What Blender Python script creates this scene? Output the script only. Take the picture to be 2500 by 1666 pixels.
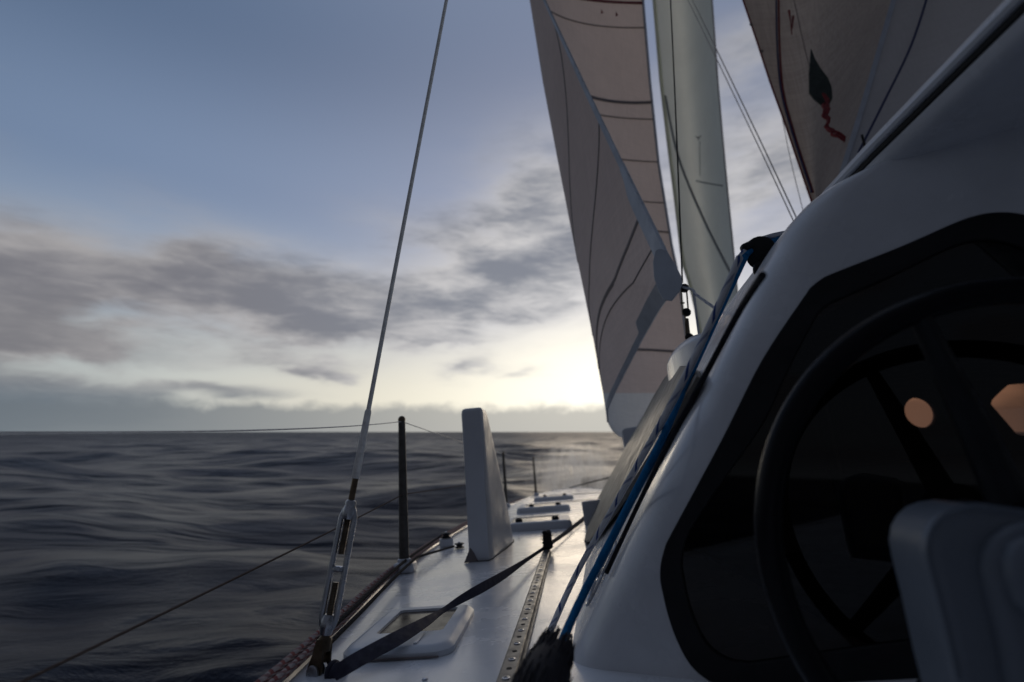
import bpy, bmesh, math, random
import numpy as np
from mathutils import Matrix, Vector
R = math.radians
random.seed(7); rng = np.random.default_rng(11)
for o in list(bpy.data.objects): bpy.data.objects.remove(o)
sc = bpy.context.scene
COL = sc.collection

# ------------------------------------------------------------------ camera
PW, PH, FPX = 2500.0, 1666.0, 1250.0          # the photograph's pixels; an 18 mm lens on a 36 mm sensor
PITCH = math.atan(222.0 / FPX)                # the sea horizon lies 222 px below the middle
CAMZ = 1.95                                   # camera above the sea
HC = 0.38                                     # camera above the side deck
cam_d = bpy.data.cameras.new('camera'); cam = bpy.data.objects.new('camera', cam_d); COL.objects.link(cam)
cam_d.sensor_width = 36.0; cam_d.lens = 18.0; cam_d.clip_start = 0.02; cam_d.clip_end = 60000
cam.location = (0, 0, CAMZ); cam.rotation_euler = (R(90) + PITCH, 0, 0)
cam_d.dof.use_dof = True; cam_d.dof.focus_distance = 1.45; cam_d.dof.aperture_fstop = 2.1
sc.camera = cam
# boat frame -> world: the bow is 4.4 degrees down, the boat heels 4.5 degrees to port
BOAT = Matrix.Translation((0, 0, CAMZ)) @ Matrix.Rotation(R(-4.2), 4, 'Z') @ Matrix.Rotation(R(-4.4), 4, 'X') @ Matrix.Rotation(R(-4.5), 4, 'Y') @ Matrix.Translation((0, 0, -HC))
BI = BOAT.to_3x3().inverted()
CAMB = Vector((0, 0, HC))
def wdir(px, py):
    d = Vector(((px - PW / 2) / FPX, 1.0, -(py - PH / 2) / FPX))
    return Matrix.Rotation(PITCH, 3, 'X') @ d
def ray(px, py): return BI @ wdir(px, py)
def hit(px, py, n, c):
    d = ray(px, py); n = Vector(n)
    return CAMB + d * ((c - n.dot(CAMB)) / n.dot(d))
def D(px, py, z=0.0): return hit(px, py, (0, 0, 1), z)          # on the deck
def at(px, py, y): return hit(px, py, (0, 1, 0), y)             # at a distance forward
def azel(px, py):
    d = wdir(px, py).normalized(); return math.atan2(d.x, d.y), math.asin(d.z)

# ------------------------------------------------------------------ sky and sun
SUN_AZ, SUN_EL = azel(1530, 955)
w = bpy.data.worlds.new('World'); sc.world = w; w.use_nodes = True
nt = w.node_tree; nt.nodes.clear()
class NT:
    def __init__(s, t): s.t = t
    def n(s, ty, **k):
        x = s.t.nodes.new(ty)
        for a, b in k.items(): setattr(x, a, b)
        return x
    def put(s, sock, v):
        if hasattr(v, 'is_linked') or hasattr(v, 'links'): s.t.links.new(v, sock)
        else: sock.default_value = v
    def m(s, op, a, b=0.0, c=None, clamp=False):
        x = s.n('ShaderNodeMath', operation=op, use_clamp=clamp)
        s.put(x.inputs[0], a); s.put(x.inputs[1], b)
        if c is not None: s.put(x.inputs[2], c)
        return x.outputs[0]
    def mix(s, f, a, b, blend='MIX'):
        x = s.n('ShaderNodeMix', data_type='RGBA', blend_type=blend)
        s.put(x.inputs[0], f)
        for i, v in ((6, a), (7, b)):
            if isinstance(v, tuple) and len(v) == 3: v = v + (1,)
            s.put(x.inputs[i], v)
        return x.outputs[2]
    def ramp(s, f, stops, interp='EASE'):
        x = s.n('ShaderNodeValToRGB'); s.put(x.inputs[0], f); cr = x.color_ramp; cr.interpolation = interp
        while len(cr.elements) < len(stops): cr.elements.new(0.5)
        for e, (p, c) in zip(cr.elements, stops):
            e.position = p; e.color = (c, c, c, 1) if not isinstance(c, tuple) else c + (1,)
        return x.outputs[0]
    def noise(s, vec, scale, detail=4, rough=0.5, dist=0.0):
        x = s.n('ShaderNodeTexNoise'); s.put(x.inputs['Vector'], vec)
        x.inputs['Scale'].default_value = scale; x.inputs['Detail'].default_value = detail
        x.inputs['Roughness'].default_value = rough; x.inputs['Distortion'].default_value = dist
        return x.outputs[0]
    def xyz(s, x, y, z=0.0):
        c = s.n('ShaderNodeCombineXYZ'); s.put(c.inputs[0], x); s.put(c.inputs[1], y); s.put(c.inputs[2], z); return c.outputs[0]
    def map(s, v, a, b, c=0.0, d=1.0, smooth=True):
        x = s.n('ShaderNodeMapRange', interpolation_type='SMOOTHSTEP' if smooth else 'LINEAR')
        s.put(x.inputs[0], v); s.put(x.inputs[1], a); s.put(x.inputs[2], b); s.put(x.inputs[3], c); s.put(x.inputs[4], d); return x.outputs[0]
K = NT(nt)
tc = K.n('ShaderNodeTexCoord'); sep = K.n('ShaderNodeSeparateXYZ'); nt.links.new(tc.outputs['Generated'], sep.inputs[0])
az = K.m('ARCTAN2', sep.outputs[0], sep.outputs[1]); el = K.m('ARCSINE', sep.outputs[2])
sky = K.n('ShaderNodeTexSky', sky_type='NISHITA', sun_disc=False, sun_elevation=SUN_EL, sun_rotation=SUN_AZ, altitude=0, air_density=1.0, dust_density=1.6, ozone_density=2.5)
# dusk air: a pale yellow band on the horizon under blue, stronger towards the sun, darker opposite it
elp = K.m('MAXIMUM', el, 0.0)
grad = K.ramp(K.m('DIVIDE', elp, 1.5708), [(0.0, (0.36, 0.39, 0.40)), (0.045, (0.47, 0.51, 0.49)), (0.085, (0.43, 0.485, 0.49)), (0.15, (0.27, 0.345, 0.455)), (0.27, (0.155, 0.222, 0.345)), (0.42, (0.090, 0.140, 0.235)), (0.6, (0.160, 0.215, 0.320)), (1.0, (0.200, 0.245, 0.330))])
da = K.m('SUBTRACT', az, SUN_AZ); cda = K.m('COSINE', da)
daw = K.m('ARCTAN2', K.m('SINE', da), cda)
grad = K.mix(K.map(cda, -0.75, 0.70), (0.052, 0.056, 0.072), grad)
de = K.m('SUBTRACT', el, SUN_EL)
def gauss(sa, se):
    a = K.m('MULTIPLY', daw, 1 / sa); b = K.m('MULTIPLY', de, 1 / se)
    return K.m('POWER', 0.36788, K.m('ADD', K.m('MULTIPLY', a, a), K.m('MULTIPLY', b, b)))
g1, g2 = gauss(0.33, 0.19), gauss(0.62, 0.62)
base = K.mix(0.10, grad, K.mix(1.0, sky.outputs[0], (0.06, 0.06, 0.06), 'MULTIPLY'))
base = K.mix(K.m('MULTIPLY', g2, 0.72), base, (0.44, 0.43, 0.52))
base = K.mix(K.m('MULTIPLY', K.map(el, R(13), R(2)), K.map(cda, 0.55, 0.99)), base, (0.70, 0.66, 0.54))
base = K.mix(K.m('MULTIPLY', g1, 0.90), base, (1.20, 1.13, 0.95))
# clouds drawn out by the wind
n1 = K.noise(K.xyz(K.m('MULTIPLY', az, 5.0), K.m('MULTIPLY', el, 14.0), 3.1), 1.0, 4, 0.50, 0.5)
n2 = K.noise(K.xyz(K.m('MULTIPLY', az, 6.0), K.m('MULTIPLY', el, 17.0), 9.4), 1.0, 4, 0.55)
n3 = K.noise(K.xyz(K.m('MULTIPLY', az, 15.0), K.m('MULTIPLY', el, 62.0), 1.7), 1.0, 4, 0.6, 0.7)
azw = K.m('ADD', az, K.m('MULTIPLY', K.m('SUBTRACT', n2, 0.5), 0.24))
elw = K.m('ADD', el, K.m('MULTIPLY', K.m('SUBTRACT', n1, 0.5), 0.10))
CV = K.xyz(azw, elw, 0.0)
CL = [  # px, py, half width px, half height px, weight, slope
    (50, 700, 250, 150, 1.3, 0.0), (-160, 740, 260, 170, 1.2, 0.0), (170, 845, 260, 42, 0.85, 0.03), (470, 640, 130, 60, 0.95, -0.25), (520, 740, 360, 85, 1.1, 0.10),
    (740, 735, 200, 105, 1.15, 0.2), (920, 795, 240, 45, 0.8, 0.05), (1150, 690, 260, 105, 1.3, -0.2), (1340, 530, 190, 200, 1.25, -0.3), (1200, 745, 210, 40, 0.75, 0.0),
    (370, 510, 190, 60, 0.33, 0.1), (980, 540, 190, 45, 0.35, 0.15),
    (120, 985, 420, 46, 1.4, 0.03), (470, 958, 230, 20, 1.2, 0.0), (-250, 970, 260, 70, 1.2, 0.0), (775, 905, 60, 19, 1.2, 0.1), (1130, 895, 80, 18, 0.8, -0.2), (1300, 905, 60, 14, 0.6, 0.0), (1050, 838, 130, 13, 0.65, 0.02),
    (1800, 130, 200, 90, 0.8, -0.2), (1850, 420, 270, 170, 1.15, -0.1), (2250, 330, 260, 200, 1.0, 0.0), (2350, 760, 330, 120, 0.9, 0.0)]
tot = None
for (px, py, rx, ry, wt, sl) in CL:
    a0, e0 = azel(px, py); ra = abs(azel(px + rx, py)[0] - azel(px - rx, py)[0]) / 2; re = abs(azel(px, py + ry)[1] - azel(px, py - ry)[1]) / 2
    mp = K.n('ShaderNodeMapping', vector_type='TEXTURE'); nt.links.new(CV, mp.inputs[0])
    mp.inputs['Location'].default_value = (a0, e0, 0); mp.inputs['Rotation'].default_value = (0, 0, -math.atan(sl)); mp.inputs['Scale'].default_value = (ra, re, 1)
    dt = K.n('ShaderNodeVectorMath', operation='DOT_PRODUCT'); nt.links.new(mp.outputs[0], dt.inputs[0]); nt.links.new(mp.outputs[0], dt.inputs[1])
    g = K.m('POWER', 0.42, dt.outputs['Value'])
    tot = K.m('MULTIPLY', g, wt) if tot is None else K.m('MULTIPLY_ADD', g, wt, tot)
out = K.map(K.m('ABSOLUTE', daw), R(55), R(80), 0.0, 1.0)          # the same broken cloud carries on round the sky
rest = K.m('MULTIPLY', K.m('MULTIPLY', K.map(n1, 0.44, 0.68, 0.0, 1.1), K.map(el, R(28), R(50), 1.0, 0.25)), out)
dens = K.m('ADD', tot, rest)
tex = K.m('ADD', K.m('MULTIPLY', n1, 1.45), K.m('MULTIPLY', n3, 0.45))
dens = K.m('MULTIPLY', dens, K.m('ADD', -0.10, tex))
mask = K.map(dens, 0.0, 1.05)
core = K.map(K.m('ADD', K.m('MULTIPLY', dens, 0.38), K.m('MULTIPLY', K.m('SUBTRACT', K.m('ADD', K.m('MULTIPLY', n2, 0.75), K.m('MULTIPLY', n3, 0.25)), 0.5), 2.5)), -0.28, 0.95)
cdark = K.mix(K.map(K.m('ABSOLUTE', daw), 0.25, 0.95), (0.190, 0.203, 0.240), (0.160, 0.156, 0.172))
clite = K.mix(K.m('MULTIPLY', g2, 0.95), (0.31, 0.295, 0.295), (0.70, 0.685, 0.68))
lowc = K.map(el, R(2.2), R(6.5))
cdark = K.mix(lowc, K.mix(g2, (0.090, 0.120, 0.155), (0.38, 0.375, 0.36)), cdark)
clite = K.mix(lowc, K.mix(g2, (0.17, 0.20, 0.225), (0.60, 0.575, 0.51)), clite)
ccol = K.mix(core, clite, cdark)
ccol = K.mix(K.map(cda, -0.75, 0.3), (0.05, 0.05, 0.06), ccol)
final = K.mix(K.m('MULTIPLY', mask, 0.95), base, ccol)
# an opaque bank of cloud lies along the whole horizon
nb_ = K.noise(K.xyz(K.m('MULTIPLY', az, 22.0), K.m('MULTIPLY', el, 30.0), 5.5), 1.0, 4, 0.55, 0.3)
elb = K.m('ADD', el, K.m('MULTIPLY', K.m('SUBTRACT', nb_, 0.5), R(2.2)))
bcol = K.mix(g2, (0.105, 0.132, 0.160), (0.47, 0.455, 0.415)); bcol = K.mix(K.map(cda, -0.75, 0.3), (0.05, 0.05, 0.06), bcol)
bcol = K.mix(K.map(el, R(0.0), R(2.5), 0.25, 0.0), bcol, K.mix(g2, (0.16, 0.19, 0.21), (0.42, 0.41, 0.39)))
final = K.mix(K.map(elb, R(2.0), R(3.4), 0.92, 0.0), final, bcol)
below = K.map(el, R(-1.5), R(0.0))
final = K.mix(below, (0.03, 0.04, 0.06), final)
bg = K.n('ShaderNodeBackground'); bg.inputs[1].default_value = 0.1
nt.links.new(K.mix(1.0, final, (10, 10, 10), 'MULTIPLY'), bg.inputs[0])
wo = K.n('ShaderNodeOutputWorld'); nt.links.new(bg.outputs[0], wo.inputs[0])

sun_d = bpy.data.lights.new('sun', 'SUN'); sun = bpy.data.objects.new('sun', sun_d); COL.objects.link(sun)
sun_d.energy = 0.22; sun_d.angle = R(24); sun_d.color = (1.0, 0.80, 0.58)
sdir = Vector((math.sin(SUN_AZ) * math.cos(SUN_EL), math.cos(SUN_AZ) * math.cos(SUN_EL), math.sin(SUN_EL)))
sun.rotation_euler = sdir.to_track_quat('Z', 'Y').to_euler(); sun.location = (0, 0, 30)
vs = sc.view_settings; vs.view_transform = 'Standard'; vs.look = 'None'; vs.exposure = 0.2; vs.gamma = 1.0; vs.use_curve_mapping = False
sc.cycles.max_bounces = 6; sc.cycles.diffuse_bounces = 3; sc.cycles.glossy_bounces = 3; sc.cycles.transparent_max_bounces = 6; sc.cycles.volume_bounces = 3
sc.render.resolution_x = 1024; sc.render.resolution_y = 682

# ------------------------------------------------------------------ materials
def mat(name, col, rough=0.5, metal=0.0, spec=0.5, var=0.0, vscale=6.0, bump=0.0, bscale=200.0, trans=None, coat=0.0):
    m = bpy.data.materials.new(name); m.use_nodes = True; t = m.node_tree; k = NT(t)
    b = t.nodes['Principled BSDF']; o = t.nodes['Material Output']
    b.inputs['Roughness'].default_value = rough; b.inputs['Metallic'].default_value = metal
    b.inputs['Specular IOR Level'].default_value = spec; b.inputs['Coat Weight'].default_value = coat
    c = k.n('ShaderNodeTexCoord').outputs['Object']
    if var:
        nz = k.noise(c, vscale, 5, 0.6)
        t.links.new(k.mix(k.map(nz, 0.3, 0.7), tuple(x * (1 - var) for x in col), tuple(min(1, x * (1 + var)) for x in col)), b.inputs['Base Color'])
        t.links.new(k.map(k.noise(c, vscale * 1.7, 4, 0.6), 0.3, 0.7, max(0.03, rough - 0.12 * min(1, rough * 3)), rough + 0.1), b.inputs['Roughness'])
    else: b.inputs['Base Color'].default_value = col + (1,)
    if bump:
        bp = k.n('ShaderNodeBump'); bp.inputs['Strength'].default_value = bump; bp.inputs['Distance'].default_value = 0.002
        t.links.new(k.noise(c, bscale, 3, 0.6), bp.inputs['Height']); t.links.new(bp.outputs[0], b.inputs['Normal'])
    return m
M = {}
M['gel'] = mat('white_gelcoat', (0.68, 0.69, 0.72), 0.24, var=0.09, vscale=4.0, bump=0.05, bscale=30)
M['gelm'] = mat('satin_gelcoat', (0.60, 0.62, 0.66), 0.42, var=0.05, vscale=4.0)
M['steel'] = mat('stainless_steel', (0.46, 0.47, 0.50), 0.32, 1.0, var=0.15, vscale=30)
M['wire'] = mat('wire_rope', (0.78, 0.75, 0.70), 0.55, 0.0, var=0.15, vscale=60)
M['bronze'] = mat('aged_bronze', (0.13, 0.10, 0.07), 0.4, 1.0, var=0.25, vscale=60)
M['black'] = mat('black_plastic', (0.010, 0.010, 0.012), 0.5, spec=0.25, var=0.2, vscale=20)
M['rubber'] = mat('black_rubber', (0.010, 0.010, 0.011), 0.7)
M['leather'] = mat('black_leather', (0.008, 0.008, 0.010), 0.26, spec=0.10, bump=0.25, bscale=160)
M['alu'] = mat('dark_anodised_aluminium', (0.13, 0.125, 0.12), 0.42, 0.7, var=0.15, vscale=20)
M['post'] = mat('dark_post_cover', (0.085, 0.076, 0.066), 0.55, var=0.3, vscale=30, bump=0.5, bscale=120)
M['strap'] = mat('navy_webbing', (0.018, 0.016, 0.035), 0.75, var=0.2, vscale=40, bump=0.3, bscale=400)
M['tape'] = mat('grey_blue_sail_tape', (0.46, 0.49, 0.54), 0.55, var=0.08, vscale=8)
M['red'] = mat('red_cord', (0.22, 0.02, 0.025), 0.7, var=0.3, vscale=40)
M['green'] = mat('dark_green_patch', (0.030, 0.045, 0.042), 0.6, var=0.25, vscale=20)
M['seam'] = mat('sail_seam', (0.20, 0.17, 0.165), 0.8)
M['dark_interior'] = mat('dark_cabin_lining', (0.020, 0.018, 0.018), 0.7, var=0.2, vscale=6)
M['fuzz'] = mat('frayed_dark_fibre', (0.014, 0.012, 0.017), 0.8)
M['thin'] = mat('pale_cord', (0.42, 0.40, 0.38), 0.6)
M['hole'] = mat('hole_shadow', (0.01, 0.01, 0.01), 0.8)

def rope_mat(name, a, b, period, thr=0.5, rough=0.7, dirt=0.5):
    m = bpy.data.materials.new(name); m.use_nodes = True; t = m.node_tree; k = NT(t); bs = t.nodes['Principled BSDF']
    u = k.n('ShaderNodeAttribute', attribute_name='len').outputs['Fac']; v = k.n('ShaderNodeAttribute', attribute_name='ang').outputs['Fac']
    ph = k.m('FRACT', k.m('ADD', k.m('DIVIDE', u, period), v))
    ph2 = k.m('FRACT', k.m('SUBTRACT', k.m('DIVIDE', u, period * 1.0), v))
    f = k.m('MAXIMUM', k.m('GREATER_THAN', ph, thr), k.m('MULTIPLY', k.m('GREATER_THAN', ph2, thr), 0.6))
    nz = k.noise(k.xyz(k.m('MULTIPLY', u, 90.0), k.m('MULTIPLY', v, 6.0), 0.0), 1.0, 2)
    col = k.mix(f, a, b); t.links.new(k.mix(k.m('MULTIPLY', nz, dirt), col, (0.02, 0.02, 0.025)), bs.inputs['Base Color'])
    bs.inputs['Roughness'].default_value = 0.9; bs.inputs['Specular IOR Level'].default_value = 0.08
    wv = k.m('SINE', k.m('MULTIPLY', k.m('ADD', k.m('MULTIPLY', u, 220.0), k.m('MULTIPLY', v, 6.283)), 1.0))
    bp = k.n('ShaderNodeBump'); bp.inputs['Strength'].default_value = 0.5; bp.inputs['Distance'].default_value = 0.0015
    t.links.new(wv, bp.inputs['Height']); t.links.new(bp.outputs[0], bs.inputs['Normal'])
    return m
M['rope_red'] = rope_mat('red_fleck_rope', (0.42, 0.36, 0.35), (0.27, 0.09, 0.085), 0.055, 0.74)
M['rope_black'] = rope_mat('black_rope', (0.014, 0.014, 0.016), (0.03, 0.03, 0.035), 0.05)
M['rope_blue'] = rope_mat('blue_rope', (0.008, 0.15, 0.36), (0.010, 0.19, 0.44), 0.05)
M['rope_grey'] = rope_mat('grey_fleck_rope', (0.66, 0.66, 0.68), (0.05, 0.09, 0.26), 0.13, 0.88, dirt=0.2)
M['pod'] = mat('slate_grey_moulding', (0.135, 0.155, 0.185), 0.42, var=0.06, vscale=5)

def deck_mat():
    m = bpy.data.materials.new('wet_nonskid_deck'); m.use_nodes = True; t = m.node_tree; k = NT(t); b = t.nodes['Principled BSDF']
    c = k.n('ShaderNodeTexCoord').outputs['Object']
    a = k.noise(c, 3.0, 5, 0.6); f = k.noise(c, 26.0, 4, 0.6)
    t.links.new(k.mix(k.map(a, 0.3, 0.7), (0.72, 0.74, 0.78), (0.80, 0.81, 0.84)), b.inputs['Base Color'])
    t.links.new(k.map(k.m('ADD', a, k.m('MULTIPLY', f, 0.3)), 0.45, 0.85, 0.16, 0.36), b.inputs['Roughness'])
    v = k.n('ShaderNodeTexVoronoi'); v.inputs['Scale'].default_value = 330.0; t.links.new(c, v.inputs['Vector'])
    bp = k.n('ShaderNodeBump'); bp.inputs['Strength'].default_value = 0.22; bp.inputs['Distance'].default_value = 0.0012
    t.links.new(v.outputs[0], bp.inputs['Height'])
    bp2 = k.n('ShaderNodeBump'); bp2.inputs['Strength'].default_value = 0.12; bp2.inputs['Distance'].default_value = 0.01
    t.links.new(k.noise(c, 14.0, 3), bp2.inputs['Height']); t.links.new(bp.outputs[0], bp2.inputs['Normal']); t.links.new(bp2.outputs[0], b.inputs['Normal'])
    b.inputs['Coat Weight'].default_value = 0.25; b.inputs['Coat Roughness'].default_value = 0.12
    return m
M['deck'] = deck_mat()

def sail_mat(name, col, tcol, tr=0.5, weave=True, wr=0.25):
    m = bpy.data.materials.new(name); m.use_nodes = True; t = m.node_tree; k = NT(t); t.nodes.remove(t.nodes['Principled BSDF']); o = t.nodes['Material Output']
    c = k.n('ShaderNodeTexCoord').outputs['Object']
    nz = k.noise(c, 1.5, 5, 0.6)
    mp = k.n('ShaderNodeMapping'); mp.inputs['Scale'].default_value = (3, 3, 90); t.links.new(c, mp.inputs[0])
    mp2 = k.n('ShaderNodeMapping'); mp2.inputs['Scale'].default_value = (70, 70, 3); t.links.new(c, mp2.inputs[0])
    wv = k.m('ADD', k.m('MULTIPLY', k.noise(mp.outputs[0], 1.0, 2), 0.5), k.m('MULTIPLY', k.noise(mp2.outputs[0], 1.0, 2), 0.5))
    f = k.m('ADD', k.m('MULTIPLY', k.map(nz, 0.3, 0.7), 0.12), k.m('MULTIPLY', k.map(wv, 0.35, 0.65), wr))
    d = k.n('ShaderNodeBsdfDiffuse'); t.links.new(k.mix(f, col, tuple(x * 0.62 for x in col)), d.inputs[0])
    tl = k.n('ShaderNodeBsdfTranslucent'); t.links.new(k.mix(f, tcol, tuple(x * 0.62 for x in tcol)), tl.inputs[0])
    bp = k.n('ShaderNodeBump'); bp.inputs['Strength'].default_value = 0.35; bp.inputs['Distance'].default_value = 0.02
    mp3 = k.n('ShaderNodeMapping'); mp3.inputs['Scale'].default_value = (2.2, 2.2, 0.9); mp3.inputs['Rotation'].default_value = (0.5, 0.3, 0.0); t.links.new(c, mp3.inputs[0])
    t.links.new(k.noise(mp3.outputs[0], 3.0, 4, 0.55), bp.inputs['Height']); t.links.new(bp.outputs[0], d.inputs['Normal']); t.links.new(bp.outputs[0], tl.inputs['Normal'])
    mx = k.n('ShaderNodeMixShader'); mx.inputs[0].default_value = tr
    t.links.new(d.outputs[0], mx.inputs[1]); t.links.new(tl.outputs[0], mx.inputs[2]); t.links.new(mx.outputs[0], o.inputs[0])
    return m
M['jib'] = sail_mat('tan_sailcloth', (0.62, 0.58, 0.57), (0.88, 0.70, 0.62), 0.60)
M['jib_white'] = sail_mat('white_sail_foot', (0.82, 0.81, 0.80), (0.85, 0.83, 0.80), 0.6)
M['stay'] = sail_mat('pale_green_sailcloth', (0.78, 0.79, 0.75), (0.92, 0.92, 0.82), 0.68, wr=0.12)
M['main'] = sail_mat('brown_grey_sailcloth', (0.46, 0.425, 0.41), (0.48, 0.42, 0.39), 0.5, wr=0.6)
M['pale'] = sail_mat('pale_line', (0.85, 0.85, 0.83), (0.85, 0.85, 0.82), 0.5)
M['cover'] = sail_mat('grey_sail_cover', (0.50, 0.50, 0.53), (0.34, 0.34, 0.36), 0.3, wr=0.15)

def glass_mat(name, tint, rough=0.02, ior=1.5):
    m = bpy.data.materials.new(name); m.use_nodes = True; t = m.node_tree; k = NT(t); t.nodes.remove(t.nodes['Principled BSDF']); o = t.nodes['Material Output']
    tr = k.n('ShaderNodeBsdfTransparent'); tr.inputs[0].default_value = tint + (1,)
    gl = k.n('ShaderNodeBsdfGlossy'); gl.inputs['Roughness'].default_value = rough; gl.inputs[0].default_value = (1, 1, 1, 1)
    fr = k.n('ShaderNodeFresnel'); fr.inputs[0].default_value = ior
    mx = k.n('ShaderNodeMixShader'); t.links.new(fr.outputs[0], mx.inputs[0]); t.links.new(tr.outputs[0], mx.inputs[1]); t.links.new(gl.outputs[0], mx.inputs[2]); t.links.new(mx.outputs[0], o.inputs[0])
    return m
M['glass'] = glass_mat('smoked_glass', (0.30, 0.24, 0.21), 0.03, 1.42)
M['pane'] = glass_mat('peach_sky_glass', (0.98, 0.62, 0.48))  # warm tint puts the peach glow of the sky into the panes
M['acrylic'] = mat('tinted_acrylic', (0.085, 0.07, 0.058), 0.22, spec=0.06, var=0.2, vscale=9)
M['acrylic_tan'] = mat('salt_dulled_acrylic', (0.30, 0.27, 0.22), 0.30, var=0.15, vscale=12)
M['side_glass'] = mat('salt_dulled_tinted_window', (0.15, 0.135, 0.115), 0.5, spec=0.25, var=0.15, vscale=8)

# ------------------------------------------------------------------ mesh helpers (all in the boat's frame)
BASE = {}
class MB:
    def __init__(s): s.v = []; s.f = []; s.len = []; s.ang = []
    def add(s, v, f, ln=None, an=None):
        o = len(s.v); s.v += [Vector(p) for p in v]; s.f += [tuple(i + o for i in q) for q in f]
        s.len += ln or [0.0] * len(v); s.ang += an or [0.0] * len(v); return s
    def tube(s, pts, r, n=10, caps=True):
        pts = [Vector(p) for p in pts]; rs = r if isinstance(r, (list, tuple)) else [r] * len(pts)
        T = [(pts[min(i + 1, len(pts) - 1)] - pts[max(i - 1, 0)]).normalized() for i in range(len(pts))]
        a = Vector((0, 0, 1)) if abs(T[0].z) < 0.9 else Vector((1, 0, 0)); N = T[0].cross(a).normalized()
        v, ln, an, L = [], [], [], 0.0
        for i, p in enumerate(pts):
            if i: L += (p - pts[i - 1]).length; N = (N - T[i] * N.dot(T[i])).normalized()
            B = T[i].cross(N)
            for j in range(n):
                th = 2 * math.pi * j / n; v.append(p + (N * math.cos(th) + B * math.sin(th)) * rs[i]); ln.append(L); an.append(j / n)
        f = [(i * n + j, i * n + (j + 1) % n, (i + 1) * n + (j + 1) % n, (i + 1) * n + j) for i in range(len(pts) - 1) for j in range(n)]
        if caps: f += [tuple(range(n - 1, -1, -1)), tuple((len(pts) - 1) * n + j for j in range(n))]
        return s.add(v, f, ln, an)
    def box(s, c, sx, sy, sz, rot=None):
        c = Vector(c); rot = rot or Matrix.Identity(3)
        v = [c + rot @ Vector((x * sx / 2, y * sy / 2, z * sz / 2)) for x in (-1, 1) for y in (-1, 1) for z in (-1, 1)]
        return s.add(v, [(0, 1, 3, 2), (4, 6, 7, 5), (0, 4, 5, 1), (2, 3, 7, 6), (0, 2, 6, 4), (1, 5, 7, 3)])
    def prism(s, poly, d):
        n = len(poly); d = Vector(d); v = [Vector(p) for p in poly] + [Vector(p) + d for p in poly]
        return s.add(v, [tuple(range(n)), tuple(range(2 * n - 1, n - 1, -1))] + [(i, i + n, (i + 1) % n + n, (i + 1) % n) for i in range(n)])
    def grid(s, rows, closed=False):
        n = len(rows[0]); v = [p for r_ in rows for p in r_]
        f = [(i * n + j, i * n + (j + 1) % n, (i + 1) * n + (j + 1) % n, (i + 1) * n + j) for i in range(len(rows) - 1) for j in range(n if closed else n - 1)]
        return s.add(v, f)
    def ring(s, inner, outer, d):
        """a plate with a hole: two loops of equal count, thickness vector d"""
        n = len(inner); d = Vector(d); a = [Vector(p) for p in inner]; b = [Vector(p) for p in outer]
        v = a + b + [p + d for p in a] + [p + d for p in b]; f = []
        for i in range(n):
            j = (i + 1) % n
            f += [(i, j, n + j, n + i), (2 * n + i, 3 * n + i, 3 * n + j, 2 * n + j), (i, 2 * n + i, 2 * n + j, j), (n + i, n + j, 3 * n + j, 3 * n + i)]
        return s.add(v, f)
    def lathe(s, prof, c, axis=(0, 0, 1), n=20):
        c = Vector(c); q = Vector((0, 0, 1)).rotation_difference(Vector(axis)); rows = []
        for (r_, z) in prof: rows.append([c + q @ Vector((r_ * math.cos(2 * math.pi * j / n), r_ * math.sin(2 * math.pi * j / n), z)) for j in range(n)])
        s.grid(rows, True); o = len(s.v) - n * len(prof)
        s.f += [tuple(o + j for j in range(n - 1, -1, -1)), tuple(o + n * (len(prof) - 1) + j for j in range(n))]; return s
    def mesh(s, name, base, smooth=True):
        me = bpy.data.meshes.new(name); me.from_pydata([tuple(p - base) for p in s.v], [], s.f)
        bm = bmesh.new(); bm.from_mesh(me); bmesh.ops.recalc_face_normals(bm, faces=bm.faces); bm.to_mesh(me); bm.free()
        for nm, dat in (('len', s.len), ('ang', s.ang)):
            if any(dat): at_ = me.attributes.new(nm, 'FLOAT', 'POINT'); at_.data.foreach_set('value', dat)
        if smooth: me.polygons.foreach_set('use_smooth', [True] * len(me.polygons)); me.set_sharp_from_angle(angle=R(38))
        me.update(); return me
    def build(s, name, m, parent=None, base=None, bevel=0.0, seg=3, smooth=True):
        if parent is not None: b = BASE[parent]
        else:
            b = Vector(base) if base is not None else Vector((sum(p.x for p in s.v) / len(s.v), sum(p.y for p in s.v) / len(s.v), min(p.z for p in s.v)))
        ob = bpy.data.objects.new(name, s.mesh(name, b, smooth)); COL.objects.link(ob); BASE[ob] = b
        ob.data.materials.append(M[m] if isinstance(m, str) else m)
        if parent is not None: ob.parent = parent
        else: ob.matrix_world = BOAT @ Matrix.Translation(b)
        if bevel:
            bv = ob.modifiers.new('bevel', 'BEVEL'); bv.width = bevel; bv.segments = seg; bv.limit_method = 'ANGLE'; bv.angle_limit = R(40)
        return ob
def tag(o, label, cat=None, group=None, kind=None):
    if label: o['label'] = label
    if cat: o['category'] = cat
    if group: o['group'] = group
    if kind: o['kind'] = kind
    return o
def thing(name, label, cat, base, group=None):
    o = bpy.data.objects.new(name, None); COL.objects.link(o); o.empty_display_size = 0.1
    BASE[o] = Vector(base); o.matrix_world = BOAT @ Matrix.Translation(Vector(base)); return tag(o, label, cat, group)
def copy_thing(root, base, label, group):
    r = root.copy(); COL.objects.link(r); r.matrix_world = BOAT @ Matrix.Translation(Vector(base)); tag(r, label, None, group)
    for ch in root.children:
        c = ch.copy(); COL.objects.link(c); c.parent = r
        for g in ch.children:
            d = g.copy(); COL.objects.link(d); d.parent = c
    return r
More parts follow.
